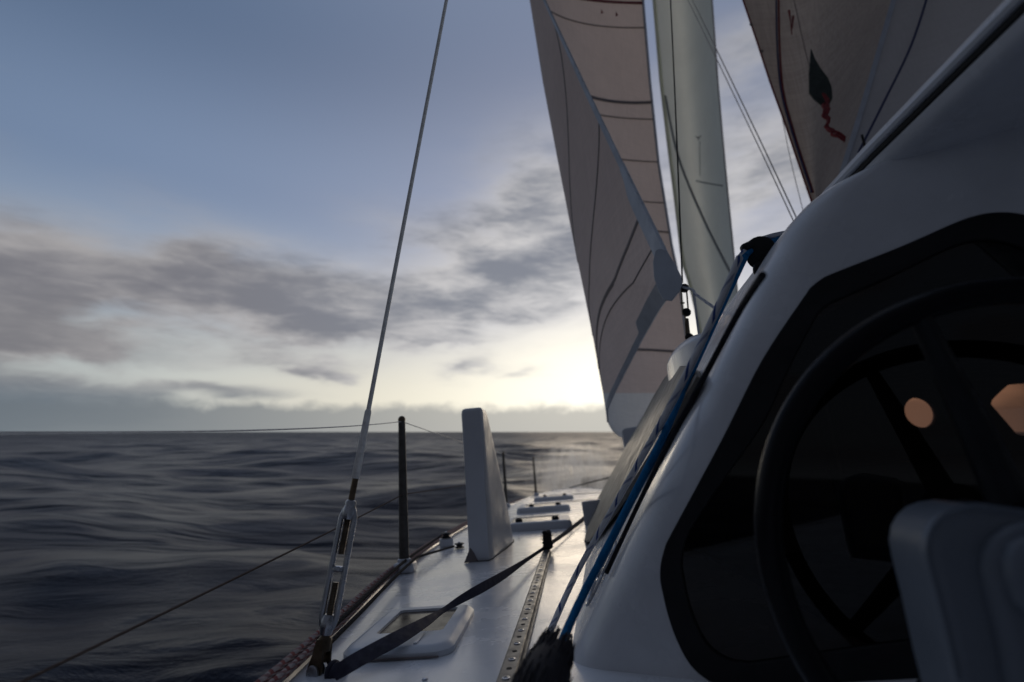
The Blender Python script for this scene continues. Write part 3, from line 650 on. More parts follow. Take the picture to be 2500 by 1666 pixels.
# ------------------------------------------------------------------ daggerboard
DB = D(1142, 1372); DF = D(1221, 1318)
DB.z = DF.z = 0
ch = Vector((DF.x + 0.045 - DB.x - 0.045, DF.y - DB.y, 0)); clen = ch.length; ca = ch.normalized(); cn = Vector((ca.y, -ca.x, 0))
dag = thing('daggerboard', 'tall white daggerboard standing up through its slot in the deck', 'daggerboard', DB + ca * clen / 2)
half = []
for i in range(15):
    t = i / 14; th = 0.5 * (0.112 if t < 0.75 else 0.112 * math.sqrt(max(0.0, 1 - ((t - 0.75) / 0.25) ** 2)))
    if t < 0.05: th *= 0.86
    half.append((t * clen, th))
sec_ = [DB + cn * 0.056 + ca * a + cn * b for a, b in half] + [DB + cn * 0.056 + ca * a - cn * b for a, b in half[::-1][1:]]
zt = 0.735; rows = []
def shrink(k_, z):
    tz = 1.0 - 0.84 * max(0.0, min(1.0, z / zt)) ** 1.15                        # the leading edge rakes aft towards the top
    pp = [p - ca * ((p - DB).dot(ca) * (1 - tz)) for p in sec_]; c_ = sum(pp, Vector()) / len(pp)
    return [p - (p - c_).normalized() * k_ + Vector((0, 0, z)) for p in pp]
for k_, z in ((0, -0.4), (0, 0.0), (0, 0.2), (0, 0.4), (0, 0.55), (0, zt - 0.03), (0.003, zt - 0.014), (0.010, zt - 0.004), (0.022, zt)): rows.append(shrink(k_, z))
mb = MB().grid(rows, True); mb.f.append(tuple((len(rows) - 1) * len(sec_) + i for i in range(len(sec_)))); mb.build('board', 'gelm', dag)
MB().grid([shrink(-0.001, 0.001), shrink(-0.010, 0.004), shrink(-0.012, 0.001)], True).build('slot_gasket', 'rubber', dag)
p0 = DB + cn * 0.02; MB().prism([p0 + Vector((-0.030, -0.05, 0.002)), p0 + Vector((0.028, -0.012, 0.002)), p0 + Vector((0.0, 0.01, 0.075))], (0.006, 0.02, 0.0)).build('slot_wedge', 'seam', dag)
e0 = DB + ca * (clen * 0.99) + cn * 0.06
tag(MB().tube(smooth_line([zs(e0, 0.0), zs(e0 - ca * clen * 0.36, 0.35), zs(e0 - ca * clen * 0.74, 0.66), zs(e0 - ca * clen * 0.80, 0.70)], 6), 0.007, 8).build('downhaul_line', 'rope_black'), 'thin dark control line running down the front edge of the daggerboard', 'rope')

# ------------------------------------------------------------------ small deck blocks
def deck_block(base, yaw, label, s_=1.0, plinth=True):
    b = Vector(base); r = thing('turning_block', label, 'block', b, 'turning blocks around the daggerboard'); q = Matrix.Rotation(yaw, 3, 'Z')
    if plinth: MB().box(b + Vector((0, 0, 0.024 * s_)), 0.075 * s_, 0.055 * s_, 0.048 * s_, q).build('plinth', 'gelm', r, bevel=0.008)
    z0 = (0.05 if plinth else 0.004) * s_
    for k_ in (0.0, 0.022): MB().lathe([(0.006, 0), (0.030 * s_, 0.001), (0.032 * s_, 0.004), (0.028 * s_, 0.007), (0.006, 0.008)], b + Vector((0, 0, z0 + k_ * s_)), n=18).build('cheek', 'black', r)
    MB().lathe([(0.024 * s_, 0), (0.018 * s_, 0.007 * s_), (0.024 * s_, 0.014 * s_)], b + Vector((0, 0, z0 + 0.008 * s_)), n=16).build('sheave', 'alu', r)
    MB().lathe([(0.008, 0), (0.008, 0.004), (0.004, 0.006)], b + Vector((0, 0, z0 + 0.031 * s_)), n=10).build('bolt', 'steel', r)
deck_block(D(1090, 1335), 0.5, 'black turning block on a white plinth at the rail beside the daggerboard')
deck_block(D(1122, 1340), 0.5, 'black turning block low on the deck against the daggerboard foot', 0.9, False)
deck_block(D(1207, 1325) + Vector((0.02, 0, 0)), 0.2, 'dark round block on deck at the inboard side of the daggerboard', 0.9, False)

# ------------------------------------------------------------------ ropes along the gunwale
def gl_rope(name, m, lab, off, z, y0, y1, r_, wob=0.0, end=None):
    pts = []; n_ = 60
    for i in range(n_ + 1):
        y = y0 + (y1 - y0) * i / n_; pts.append(Vector((gun_x(y) + off + wob * math.sin(y * 5.1), y, z + 0.3 * wob * math.sin(y * 3.3))))
    if end: pts += end
    return tag(MB().tube(pts, r_, 10).build(name, m), lab, 'rope')
gl_rope('rail_rope', 'rope_red', 'red flecked white rope lying along the outer gunwale edge', 0.010, 0.024, 0.2, 8.6, 0.0105, 0.002)
gl_rope('rail_rope', 'rope_red', 'second red flecked rope tucked inside the outermost rail rope', 0.034, 0.022, 0.5, 6.2, 0.0095, 0.003)
gl_rope('rail_rope', 'rope_black', 'black rope running tight along the gunwale to the plinth block', 0.066, 0.052, 1.27, 2.9, 0.0062, 0.0, [D(1090, 1335) + Vector((-0.03, 0, 0.064))])
gl_rope('rail_rope', 'rope_black', 'black rope close inboard, leading to the block at the daggerboard foot', 0.094, 0.046, 1.25, 2.55, 0.0058, 0.0, [D(1122, 1340) + Vector((-0.03, -0.01, 0.016))])

# ------------------------------------------------------------------ perforated track
T0, T1 = D(1232, 1700), D(1336, 1350); T0.z = T1.z = 0
tv = (T1 - T0); tl = tv.length; tv.normalize(); tn = Vector((tv.y, -tv.x, 0))
trk = thing('sheet_track', 'dark grey perforated sheet track with bolts and holes on the side deck', 'track', T0)
TS = 1.3
cs = [(-0.017, 0.001), (-0.017, 0.007), (-0.0125, 0.007), (-0.0125, 0.0165), (-0.0105, 0.018), (0.0105, 0.018), (0.0125, 0.0165), (0.0125, 0.007), (0.017, 0.007), (0.017, 0.001)]
MB().prism([T0 + tn * a * TS + Vector((0, 0, b)) for a, b in cs], tv * tl).build('rail', 'alu', trk, smooth=False)
bm_ = None; hm_ = None; nb_ = int(tl / 0.05)
for i in range(nb_):
    p = T0 + tv * (0.03 + i * 0.05) + Vector((0, 0, 0.0182))
    if i % 2 == 0:
        ob = MB().lathe([(0.0075, 0), (0.0075, 0.0012), (0.0045, 0.0016), (0.0043, 0.0004)], p, n=14).build('bolt_head', 'steel', trk)
    else:
        ob = MB().lathe([(0.0058, 0.0), (0.0058, 0.0004)], p, n=12).build('pin_hole', 'hole', trk)
MB().box(T1 + Vector((0, 0.01, 0.012)), 0.034, 0.03, 0.022).build('end_stop', 'black', trk, bevel=0.004)
kn = thing('rope_knot', 'shaggy black lashing knotted around the strap at the track end', 'knot', T1 + Vector((0.005, 0, 0)))
mb = MB()
for i in range(5):
    c = T1 + Vector((0.006, 0.0, 0.03 + i * 0.016)); rr_ = 0.018 - 0.001 * i
    mb = MB().tube([c + Vector((rr_ * math.cos(a), rr_ * 1.1 * math.sin(a), 0.004 * math.sin(2 * a))) for a in [2 * math.pi * j / 16 for j in range(17)]], 0.0085, 8, False)
    mb.build('turn', 'fuzz', kn)
mb = MB()
for i in range(90):
    a = random.uniform(0, 6.28); z = random.uniform(0.02, 0.10); c = T1 + Vector((0.006 + 0.018 * math.cos(a), 0.018 * math.sin(a), z)); d = Vector((math.cos(a), math.sin(a), random.uniform(-0.5, 0.5))) * random.uniform(0.008, 0.022)
    mb.tube([c, c + d], [0.0012, 0.0004], 3)
tag(mb.build('frayed_fibre', 'fuzz', kn), None, kind='stuff')

# ------------------------------------------------------------------ navy strap
SP = [  # px, py, width px, distance forward, twist share
    (815, 1652, 30, 1.24), (842, 1630, 44, 1.28), (900, 1596, 44, 1.38), (975, 1556, 42, 1.52), (1040, 1518, 28, 1.68), (1080, 1492, 15, 1.80), (1125, 1464, 24, 1.98), (1175, 1436, 29, 2.16), (1230, 1404, 23, 2.42), (1290, 1364, 11, 2.72), (1335, 1334, 10, 3.0), (1380, 1302, 12, 3.4), (1432, 1262, 13, 3.95)]
up_ = []; dn_ = []
for i, (px, py, wd, yy) in enumerate(SP):
    wd *= 0.82; yy = D(px, py + wd * 0.5).y * (1 - 0.10 * math.sin(math.pi * min(1, (i + 0.6) / 12.5)))
    a = SP[max(i - 1, 0)]; b = SP[min(i + 1, len(SP) - 1)]; t = Vector((b[0] - a[0], b[1] - a[1])).normalized(); nn = Vector((t.y, -t.x))
    ph = i * 0.55; dy = 0.012 * math.sin(ph)
    up_.append(at(px + nn.x * wd / 2, py + nn.y * wd / 2, yy + dy)); dn_.append(at(px - nn.x * wd / 2, py - nn.y * wd / 2, yy - dy))
up_, dn_ = smooth_line(up_, 5), smooth_line(dn_, 5)
rows = []
for a, b in zip(up_, dn_):
    t = (b - a); nn = t.cross(Vector((0.25, 1, 0.1))).normalized() * 0.0012
    rows.append([a + nn, a.lerp(b, 0.33) + nn * 1.5, a.lerp(b, 0.66) + nn * 1.5, b + nn, b - nn, a - nn])
stp = thing('webbing_strap', 'twisted dark navy webbing strap stretched from chainplate to cabin foot', 'strap', SH0 + Vector((0.05, 0, -0.08)))
MB().grid(rows, True).build('webbing', 'strap', stp)
mb = MB(); kc = at(822, 1640, 1.20)
for i in range(3):
    c = kc + Vector((0.008 * i - 0.008, 0.0, -0.004 * i)); mb = MB().tube([c + Vector((0.006 * math.cos(a), 0.016 * math.cos(a), 0.017 * math.sin(a))) for a in [2 * math.pi * j / 14 for j in range(15)]], 0.006, 8, False); mb.build('loop', 'strap', stp)
MB().tube([kc, kc + Vector((-0.02, 0, -0.022)), SH0 + Vector((0.012, 0.0, -0.02))], 0.009, 8).build('tail', 'strap', stp)

# ------------------------------------------------------------------ lines over the cabin side, from the roof block to the shaggy cover
BLK = at(1858, 618, 1.16)
def cabin_line(name, m, lab, pts, r_, offs):
    p3 = [side(px, py, o) for (px, py), o in zip(pts, offs)]
    return tag(MB().tube(smooth_line(p3, 10), r_, 10).build(name, m), lab, 'rope')
cabin_line('control_line', 'rope_grey', 'grey line with blue flecks stretched down the cabin side', [(1322, 1590), (1408, 1400), (1520, 1200), (1640, 985), (1735, 790), (1806, 628)], 0.0072, [0.06, 0.055, 0.05, 0.05, 0.05, 0.055])
cabin_line('control_line', 'rope_blue', 'bright blue line beside the grey one down the cabin side', [(1358, 1600), (1420, 1460), (1517, 1270), (1610, 1085), (1665, 960), (1738, 800), (1820, 625)], 0.0076, [0.05, 0.045, 0.04, 0.036, 0.034, 0.034, 0.036])
cabin_line('control_line', 'rope_black', 'black line nearest the cabin corner hanging below the roof block', [(1480, 1400), (1560, 1228), (1632, 1085), (1690, 975), (1745, 872), (1805, 760), (1862, 672)], 0.0050, [0.010, 0.014, 0.034, 0.034, 0.030, 0.035, 0.045])
# shaggy chafe cover
C0 = side(1352, 1598, 0.055); C1 = side(1285, 1760, 0.06)
shg = thing('chafe_cover', 'shaggy black chafe cover swallowing the grey and blue lines', 'chafe cover', C1)
ax_ = (C0 - C1).normalized(); k1 = ax_.cross(SN).normalized(); k2 = k1.cross(ax_).normalized()
core_ = MB().tube([C1, C1.lerp(C0, 0.3), C1.lerp(C0, 0.7), C0], [0.030, 0.036, 0.034, 0.026], 16).build('core', 'fuzz', shg)
mb = MB(); rngs = random.Random(3)
for i in range(900):
    a = rngs.uniform(0, 6.283); s_ = rngs.uniform(0.0, 0.92); rad = 0.026 + 0.012 * rngs.random(); d = k1 * math.cos(a) + k2 * math.sin(a); p = C1.lerp(C0, s_) + d * rad * (1 - 0.3 * s_)
    ln = rngs.uniform(0.03, 0.07); q1 = p + ax_ * ln * 0.5 + d * 0.004 * rngs.random(); q2 = p + ax_ * ln + d * rngs.uniform(-0.006, 0.004)
    mb.tube([p, q1, q2], [0.0022, 0.0020, 0.0008], 4)
tag(mb.build('pile', 'fuzz', shg), None, kind='stuff')
# roof block
blk = thing('roof_block', 'black double turning block with shackle on the cabin shoulder', 'block', BLK)
for q in (-0.016, 0.0, 0.016): MB().lathe([(0.004, 0), (0.030, 0.001), (0.034, 0.004), (0.030, 0.007), (0.004, 0.008)], BLK + Vector((q * 0.5, q, 0)), (0.35, 0.9, 0.25), 20).build('cheek', 'black', blk)
MB().lathe([(0.027, 0), (0.020, 0.008), (0.027, 0.016)], BLK + Vector((0, -0.006, 0)), (0.35, 0.9, 0.25), 18).build('sheave', 'black', blk)
MB().box(BLK + Vector((0.032, 0.01, -0.006)), 0.05, 0.05, 0.04, Matrix.Rotation(R(-32), 3, 'Y')).build('foot', 'black', blk, bevel=0.008)
MB().box(BLK + Vector((-0.022, -0.005, 0.020)), 0.05, 0.024, 0.020, Matrix.Rotation(R(-20), 3, 'Y')).build('arm', 'black', blk, bevel=0.008)
bc = BLK + Vector((-0.010, -0.01, -0.045))
MB().tube([bc + Vector((0.014 * math.cos(a), 0.004, 0.016 * math.sin(a))) for a in [2 * math.pi * j / 18 for j in range(19)]], 0.006, 8, False).build('becket', 'black', blk)
for k_, (pp, m_, lb) in enumerate((([(1806, 628), (1835, 596), (1880, 578), (1925, 568)], 'rope_grey', 'grey line leaving the roof block over the cabin shoulder'), ([(1820, 625), (1850, 600), (1890, 588), (1930, 574)], 'rope_blue', 'short blue line from the roof block onto the cabin roof'))):
    tag(MB().tube(smooth_line([at(px, py, 1.14 + 0.03 * i) for i, (px, py) in enumerate(pp)], 6), 0.0066, 8).build('control_line', m_), lb, 'rope')

# ------------------------------------------------------------------ steering wheel
WY = 0.70
wc3 = at(2562, 1335, WY); wr = (at(1900, 1335, WY) - wc3).length
whl = thing('steering_wheel', 'large black leather-covered steering wheel in front of the aft window', 'wheel', wc3 + Vector((0, 0, -wr)))
wn = Vector((0.10, 1, 0.10)).normalized(); w1 = Vector((1, -0.10, 0)).normalized(); w2 = w1.cross(wn).normalized()
pw_ = lambda a, r_: wc3 + (w1 * math.cos(a) + w2 * math.sin(a)) * r_
MB().tube([pw_(2 * math.pi * i / 96, wr) for i in range(97)], 0.0175, 16, False).build('rim', 'leather', whl)
for i in range(3):
    a = 2 * math.pi * i / 3 + R(106)
    MB().tube([pw_(a, 0.03) + wn * 0.03, pw_(a, wr * 0.5) + wn * 0.012, pw_(a, wr)], [0.024, 0.019, 0.012], 12).build('spoke', 'black', whl)
MB().lathe([(0.02, -0.02), (0.05, -0.012), (0.055, 0.02), (0.04, 0.04), (0.035, 0.14)], wc3, wn, 24).build('hub', 'black', whl)

# ------------------------------------------------------------------ white moulded pod by the wheel
PY_ = 0.52
po = [(2262, 1345), (2268, 1305), (2285, 1275), (2310, 1252), (2345, 1238), (2385, 1232), (2430, 1238), (2495, 1247), (2580, 1262), (2640, 1300), (2660, 1500), (2660, 1800), (2376, 1800), (2338, 1660), (2300, 1500), (2272, 1395)]
pod = thing('helm_pod', 'grey-white rounded moulded helm pod standing in front of the steering wheel', 'helm pod', at(2500, 1800, PY_))
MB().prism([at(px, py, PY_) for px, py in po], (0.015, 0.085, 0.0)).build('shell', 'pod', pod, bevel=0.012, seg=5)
MB().tube(smooth_line([at(px, py, PY_ + 0.002) for px, py in (po[13:] + po[:9])], 4), 0.0016, 6).build('edge_seam', 'pod', pod)
pin = [(2660, 1275), (2530, 1272), (2480, 1285), (2440, 1312), (2418, 1350), (2412, 1395), (2424, 1450), (2448, 1540), (2470, 1640), (2500, 1800), (2660, 1800)]
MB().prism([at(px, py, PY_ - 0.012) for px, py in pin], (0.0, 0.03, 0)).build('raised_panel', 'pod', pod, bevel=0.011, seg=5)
pin2 = [(2660, 1320), (2530, 1310), (2492, 1330), (2475, 1370), (2478, 1420), (2500, 1480), (2540, 1520), (2660, 1540)]
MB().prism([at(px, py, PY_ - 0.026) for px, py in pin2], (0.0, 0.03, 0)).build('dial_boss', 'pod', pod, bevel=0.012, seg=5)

# ------------------------------------------------------------------ sails
def row_pts(rows_tab, ypx, nt_=26, ts=0.42):
    """one level of a sail seen in the photograph: leech, belly and luff with their distances"""
    (ex, ed, sx, sd, lx, ld) = lerp_tab(rows_tab, ypx); out_ = []
    for i in range(nt_ + 1):
        t = i / nt_
        if t < ts: q = 1 - t / ts; x = sx + (ex - sx) * q ** 2; d = sd + (ed - sd) * q
        else: q = (t - ts) / (1 - ts); x = sx + (lx - sx) * q ** 2; d = sd + (ld - sd) * q
        out_.append(at(x, ypx, d))
    return out_
JT = [  # photo row, leech x, dist, belly x, dist, luff x, dist
    (-1200, 950, 5.2, 1090, 5.4, 1330, 5.8), (-600, 1060, 4.3, 1190, 4.9, 1468, 6.0), (0, 1330, 3.30, 1293, 4.4, 1571, 6.3), (200, 1424, 3.0, 1325, 4.35, 1588, 6.4), (400, 1520, 2.65, 1363, 4.3, 1609, 6.5), (600, 1618, 2.3, 1402, 4.3, 1641, 6.6),
    (690, 1656, 2.15, 1421, 4.3, 1660, 6.65), (760, 1606, 2.7, 1435, 4.3, 1668, 6.7), (830, 1566, 3.2, 1449, 4.35, 1677, 6.75), (900, 1530, 3.65, 1461, 4.4, 1686, 6.8), (960, 1499, 4.05, 1472, 4.45, 1712, 6.85), (1000, 1482, 4.35, 1478, 4.5, 1716, 6.9), (1035, 1484, 4.45, 1484, 4.6, 1720, 6.9), (1060, 1500, 4.5, 1502, 4.75, 1724, 6.9), (1075, 1530, 4.75, 1534, 5.0, 1726, 6.9)]
ys = [-1200, -1000, -800, -600, -450, -300, -200, -100] + list(range(-50, 680, 25)) + list(range(690, 1076, 11)) + [1075]
jib = thing('jib', 'tan-grey jib with blue-grey leech tape, curled to leeward ahead of the cabin', 'sail', at(1534, 1075, 5.0))
low = [y for y in ys if y >= 940]
MB().grid([row_pts(JT, y) for y in [y for y in ys if y < 960] + [960]]).build('sailcloth', 'jib', jib)
MB().grid([row_pts(JT, y) for y in [960] + [y for y in ys if y > 960]]).build('foot_panel', 'jib_white', jib)
def strip(edge, inner, w_, th=0.006):
    """a tape of width w_ along edge, turned towards inner"""
    rows = []
    for i, (a, b) in enumerate(zip(edge, inner)):
        t = (edge[min(i + 1, len(edge) - 1)] - edge[max(i - 1, 0)]).normalized(); d = (b - a); d = (d - t * d.dot(t)).normalized(); n_ = t.cross(d).normalized() * th
        ww = w_[i] if isinstance(w_, list) else w_
        rows.append([a - d * 0.004 + n_, a + d * ww + n_, a + d * ww - n_, a - d * 0.004 - n_])
    return MB().grid(rows, True)
lys = [y for y in ys if y <= 690]; R_ = {y: row_pts(JT, y) for y in ys}
E_ = [R_[y][0] for y in lys]; I_ = [R_[y][1] for y in lys]
strip(E_, I_, 0.035).build('leech_tape', 'tape', jib)
l2 = [y for y in ys if 400 <= y <= 690]; strip([R_[y][0] for y in l2], [R_[y][1] for y in l2], [0.036 + 0.05 * min(1, max(0, (y - 415) / 40)) for y in l2], 0.009).build('leech_patch', 'tape', jib)
l3 = [y for y in ys if 690 <= y <= 1035]; strip([R_[y][0] for y in l3], [R_[y][1] for y in l3], [0.085 if y < 815 else 0.035 for y in l3], 0.007).build('foot_tape', 'tape', jib)
# clew patch: outline of the photograph laid on the cloth
cpx = [(1666, 692), (1662, 672), (1648, 645), (1628, 612), (1612, 606), (1600, 612), (1594, 640), (1597, 680), (1606, 706), (1619, 732), (1640, 734), (1658, 712)]
def on_jib(px, py, off=0.0):
    r_ = row_pts(JT, py, 60); best = None
    for a in r_[:26]:
        q = Matrix.Rotation(-PITCH, 3, 'X') @ (BOAT @ a - Vector((0, 0, CAMZ))); x = PW / 2 + FPX * q.x / q.y
        if best is None or abs(x - px) < best[0]: best = (abs(x - px), a)
    p = best[1]; return p + (CAMB - p).normalized() * off
cl3 = [at(px, py, 2.05 + 0.0012 * (1657 - px)) for px, py in cpx]
MB().prism(cl3, (0.004, 0.012, 0)).build('clew_patch', 'tape', jib, bevel=0.002)
# seams and stripes across the cloth
def seam_between(f0, f1, t0, t1, nm, m_, w_=0.012, off=0.008, curve=0.0, both=True):
    rows = []
    for i in range(25):
        q = i / 24; y = f0 + (f1 - f0) * q + curve * 4 * q * (1 - q); t = t0 + (t1 - t0) * q
        r_ = row_pts(JT, y, 100); k_ = min(99, int(t * 100)); p = r_[k_].lerp(r_[k_ + 1], t * 100 - k_); d = (r_[k_ + 1] - r_[k_]).normalized()
        r2 = row_pts(JT, y + 6, 100); up = (r_[k_] - r2[k_]).normalized(); n_ = d.cross(up).normalized() * off
        tan = None; rows.append((p, d, up, n_))
    rr_ = []
    for i, (p, d, up, n_) in enumerate(rows):
        t = (rows[min(i + 1, 24)][0] - rows[max(i - 1, 0)][0]).normalized(); s_ = n_.cross(t).normalized() * w_
        rr_.append([p + s_ + n_, p - s_ + n_, p - s_ - n_, p + s_ - n_])
    return MB().grid(rr_, True).build(nm, m_, jib)
for y0, y1, c, wd, m_ in ((225, 250, 18, 0.020, 'seam'), (282, 292, 8, 0.006, 'seam'), (55, 68, 12, 0.006, 'seam'), (388, 396, 6, 0.006, 'seam'), (492, 496, 4, 0.006, 'seam'), (562, 568, 2, 0.010, 'seam'), (884, 862, -6, 0.014, 'seam'), (0, 8, 8, 0.02, 'red')):
    seam_between(y0 - 26, y1, 0.66, 1.0, 'seam_or_shadow_stripe', m_, wd, curve=c)
for (y0, y1, t0, t1, wd) in ((820, 300, 0.40, 0.015, 0.006), (640, 60, 0.41, 0.015, 0.006), (900, 520, 0.38, 0.015, 0.012), (930, 610, 0.36, 0.03, 0.004)):
    seam_between(y0, y1, t0, t1, 'seam_or_shadow_stripe', 'seam', wd, 0.004)
for px, py in ((1467, 34), (1503, 40)):
    p = at(px, py, 4.9); MB().prism([p, p + Vector((0.03, 0, 0.01)), p + Vector((0.012, 0, 0.07))], (0, 0.004, 0)).build('telltale', 'red', jib)
# luff tape
strip([R_[y][-1] for y in ys], [R_[y][-2] for y in ys], 0.03, 0.012).build('luff_tape', 'tape', jib)

# second, paler headsail beyond
ST = [(-1200, 1330, 1500), (-500, 1545, 1690), (0, 1594, 1739), (200, 1611, 1753), (350, 1629, 1766), (500, 1648, 1780), (640, 1664, 1794), (700, 1684, 1799), (790, 1704, 1808), (1000, 1735, 1835)]
sty = [-1200, -800, -500, -250] + list(range(-50, 1001, 35))
def st_row(y, n_=20):
    l, r_ = lerp_tab(ST, y); o = []
    for i in range(n_ + 1):
        t = i / n_; o.append(at(l + (r_ - l) * t, y, 9.0 - 1.0 * t + 0.9 * math.sin(math.pi * t)))
    return o
stay = thing('staysail', 'pale grey-green translucent headsail standing beyond the jib', 'sail', at(1785, 1000, 8.5))
SR = [st_row(y) for y in sty]
MB().grid(SR).build('sailcloth', 'stay', stay)
strip([r_[-1] for r_ in SR], [r_[-2] for r_ in SR], 0.05, 0.01).build('leech_tape', 'jib_white', stay)
strip([r_[0] for r_ in SR], [r_[1] for r_ in SR], 0.11, 0.012).build('luff_band', 'stay', stay)
def st_line(pp, wd, nm='seam_or_shadow_stripe', m_='seam'):
    MB().tube(smooth_line([at(px, py, dd) for px, py, dd in pp], 6), wd, 5).build(nm, m_, stay)
gs = mat('faint_seam_and_shadow', (0.30, 0.31, 0.30), 0.8)
st_line([(1624, 235, 8.7), (1655, 380, 8.55), (1715, 530, 8.3), (1785, 670, 7.85)], 0.022, m_=gs)  # curved strip paints the shadow edge of another sail on this cloth
st_line([(1700, 442, 8.5), (1728, 448, 8.2), (1764, 454, 7.95)], 0.012, m_=gs)
st_line([(1708, 345, 8.4), (1709, 430, 8.4)], 0.006, m_=gs)
p = at(1706, 337, 8.3)
for dx, dz in ((0.05, 0.05), (-0.06, 0.04), (-0.03, -0.05)): MB().tube([p, p + Vector((dx, 0, dz))], [0.012, 0.004], 5).build('telltale', 'seam', stay)

# mainsail
MT = [(-900, 1560, 2330), (-300, 1745, 2250), (0, 1814, 2178), (95, 1846, 2150), (200, 1880, 2118), (300, 1916, 2088), (400, 1950, 2056), (500, 1984, 2024), (560, 2004, 2005)]
def mn_row(y, n_=24):
    l, r_ = lerp_tab(MT, y); o = []
    for i in range(n_ + 1):
        t = i / n_; o.append(at(l + (r_ - l) * t, y, 4.6 - 1.1 * t + 0.45 * math.sin(math.pi * t)))
    return o
mns = [-900, -600, -300, -150] + list(range(-50, 561, 25)); MR = [mn_row(y) for y in mns]
main = thing('mainsail', 'dark brown-grey mainsail with red edge cord hanging behind the hardtop', 'sail', at(2010, 560, 4.2))
MB().grid(MR).build('sailcloth', 'main', main)
MB().tube([r_[0] for r_ in MR], 0.009, 6).build('edge_cord', 'red', main)
MB().tube(smooth_line([at(1901, -30, 4.62), at(1903, 100, 4.60), at(1912, 220, 4.55), at(1940, 330, 4.48), at(1985, 470, 4.4)], 6), 0.010, 6).build('stripe', 'red', main)
MB().tube(smooth_line([at(1895, -30, 4.6), at(1897, 100, 4.58), at(1907, 220, 4.53), at(1936, 330, 4.47), at(1982, 470, 4.4)], 6), 0.009, 6).build('stripe', mat('dark_blue_stripe', (0.03, 0.035, 0.12), 0.7), main)
dp = [(1981, 118), (1990, 142), (2004, 166), (2022, 190), (2031, 212), (2033, 240), (2024, 258), (2008, 256), (1990, 242), (1977, 226), (1976, 180)]
MB().prism([at(px, py, 4.02) for px, py in dp], (0, 0.02, 0)).build('reef_patch', 'green', main, bevel=0.004)
for pp in ([(1926, 26), (1930, 50), (1933, 84)], [(1936, 40), (1934, 70)]): MB().tube([at(px, py, 4.5) for px, py in pp], [0.012] + [0.006] * (len(pp) - 1), 5).build('telltale', 'red', main)
for px, py in ((1834, 60), (1860, 125)):
    p = at(px, py, 4.55); MB().lathe([(0.012, -0.01), (0.02, 0), (0.012, 0.01)], p, (0, 1, 0), 8).build('leech_eye', 'seam', main)
MB().tube(smooth_line([at(1930, -40, 4.55), at(1965, 120, 4.3), at(1985, 190, 4.12)], 6), 0.004, 5).build('seam_or_shadow_stripe', 'seam', main)
rl = thing('reef_line', 'crumpled red reefing line hanging from the dark mainsail patch', 'rope', at(2060, 350, 3.6))
rr2 = random.Random(5); base_ = [(2012, 232), (2017, 246), (2014, 258), (2019, 270), (2017, 284), (2023, 294), (2021, 308), (2030, 318), (2040, 326), (2052, 334), (2072, 350)]
for nm, r_, dx in (('cord', 0.0125, 0), ('loose_turn', 0.011, 7), ('loose_turn', 0.010, -6)):
    MB().tube(smooth_line([at(px + dx * (1 if i % 2 else -0.5) + rr2.uniform(-6, 6), py + rr2.uniform(-4, 4), 3.97 - 0.028 * i + rr2.uniform(-0.02, 0.02)) for i, (px, py) in enumerate(base_)], 6), r_, 7).build(nm, 'red', rl)

# sail cover / boom side to the right of it
BT_ = [(-700, 2330, 3300), (-100, 2206, 2900), (0, 2177, 2800), (100, 2148, 2700), (200, 2119, 2600), (300, 2089, 2500), (400, 2058, 2420), (520, 2022, 2300)]
def bt_row(y, n_=14):
    l, r_ = lerp_tab(BT_, y); return [at(l + (r_ - l) * t / n_, y, 3.45 - 0.75 * t / n_ + 0.1 * math.sin(math.pi * t / n_)) for t in range(n_ + 1)]
BR = [bt_row(y) for y in [-700, -400, -100] + list(range(0, 521, 40))]
cov = thing('sail_cover', 'smooth grey sail cover with pale piping and a blue cord, above the hardtop', 'sail cover', at(2060, 500, 3.4))
MB().grid(BR).build('cloth', 'cover', cov)
strip([r_[0] for r_ in BR], [r_[1] for r_ in BR], 0.03, 0.014).build('piping', 'tape', cov)
MB().tube(smooth_line([at(2268, -20, 3.36), at(2225, 110, 3.34), at(2160, 245, 3.32), at(2096, 372, 3.32)], 6), 0.0085, 7).build('cord', mat('navy_cord', (0.035, 0.045, 0.12), 0.7), cov)
hk = at(2104, 330, 3.3); MB().tube([hk, hk + Vector((0.0, 0, -0.10)), hk + Vector((-0.02, 0, -0.16))], 0.008, 6).build('hook', 'black', cov)

# thin rigging lines
def line3(nm, lab, pp, r_, m_, cat='rope'):
    return tag(MB().tube(smooth_line([at(*q) for q in pp], 6), r_, 7).build(nm, m_), lab, cat)
line3('running_line', 'pale taut line crossing the pale headsail down to the cabin roof', [(1560, -260, 5.2), (1690, 0, 4.6), (1840, 310, 3.9), (1948, 540, 3.4)], 0.0050, 'pale')
line3('running_line', 'darker twin line just below the taut pale line beside the headsail', [(1552, -255, 5.2), (1682, 6, 4.6), (1832, 316, 3.9), (1940, 546, 3.4)], 0.0042, 'pale')
line3('leech_line', 'hair-thin line hanging beside the mainsail edge to the hardtop', [(1860, 60, 5.2), (1900, 240, 5.0), (1930, 390, 4.9), (1962, 520, 4.8)], 0.0035, 'thin')
line3('clew_line', 'thin dark line running straight up from the jib clew', [(1608, -600, 3.0), (1637, 0, 2.5), (1652, 330, 2.3), (1666, 690, 2.12)], 0.0038, 'rope_black')

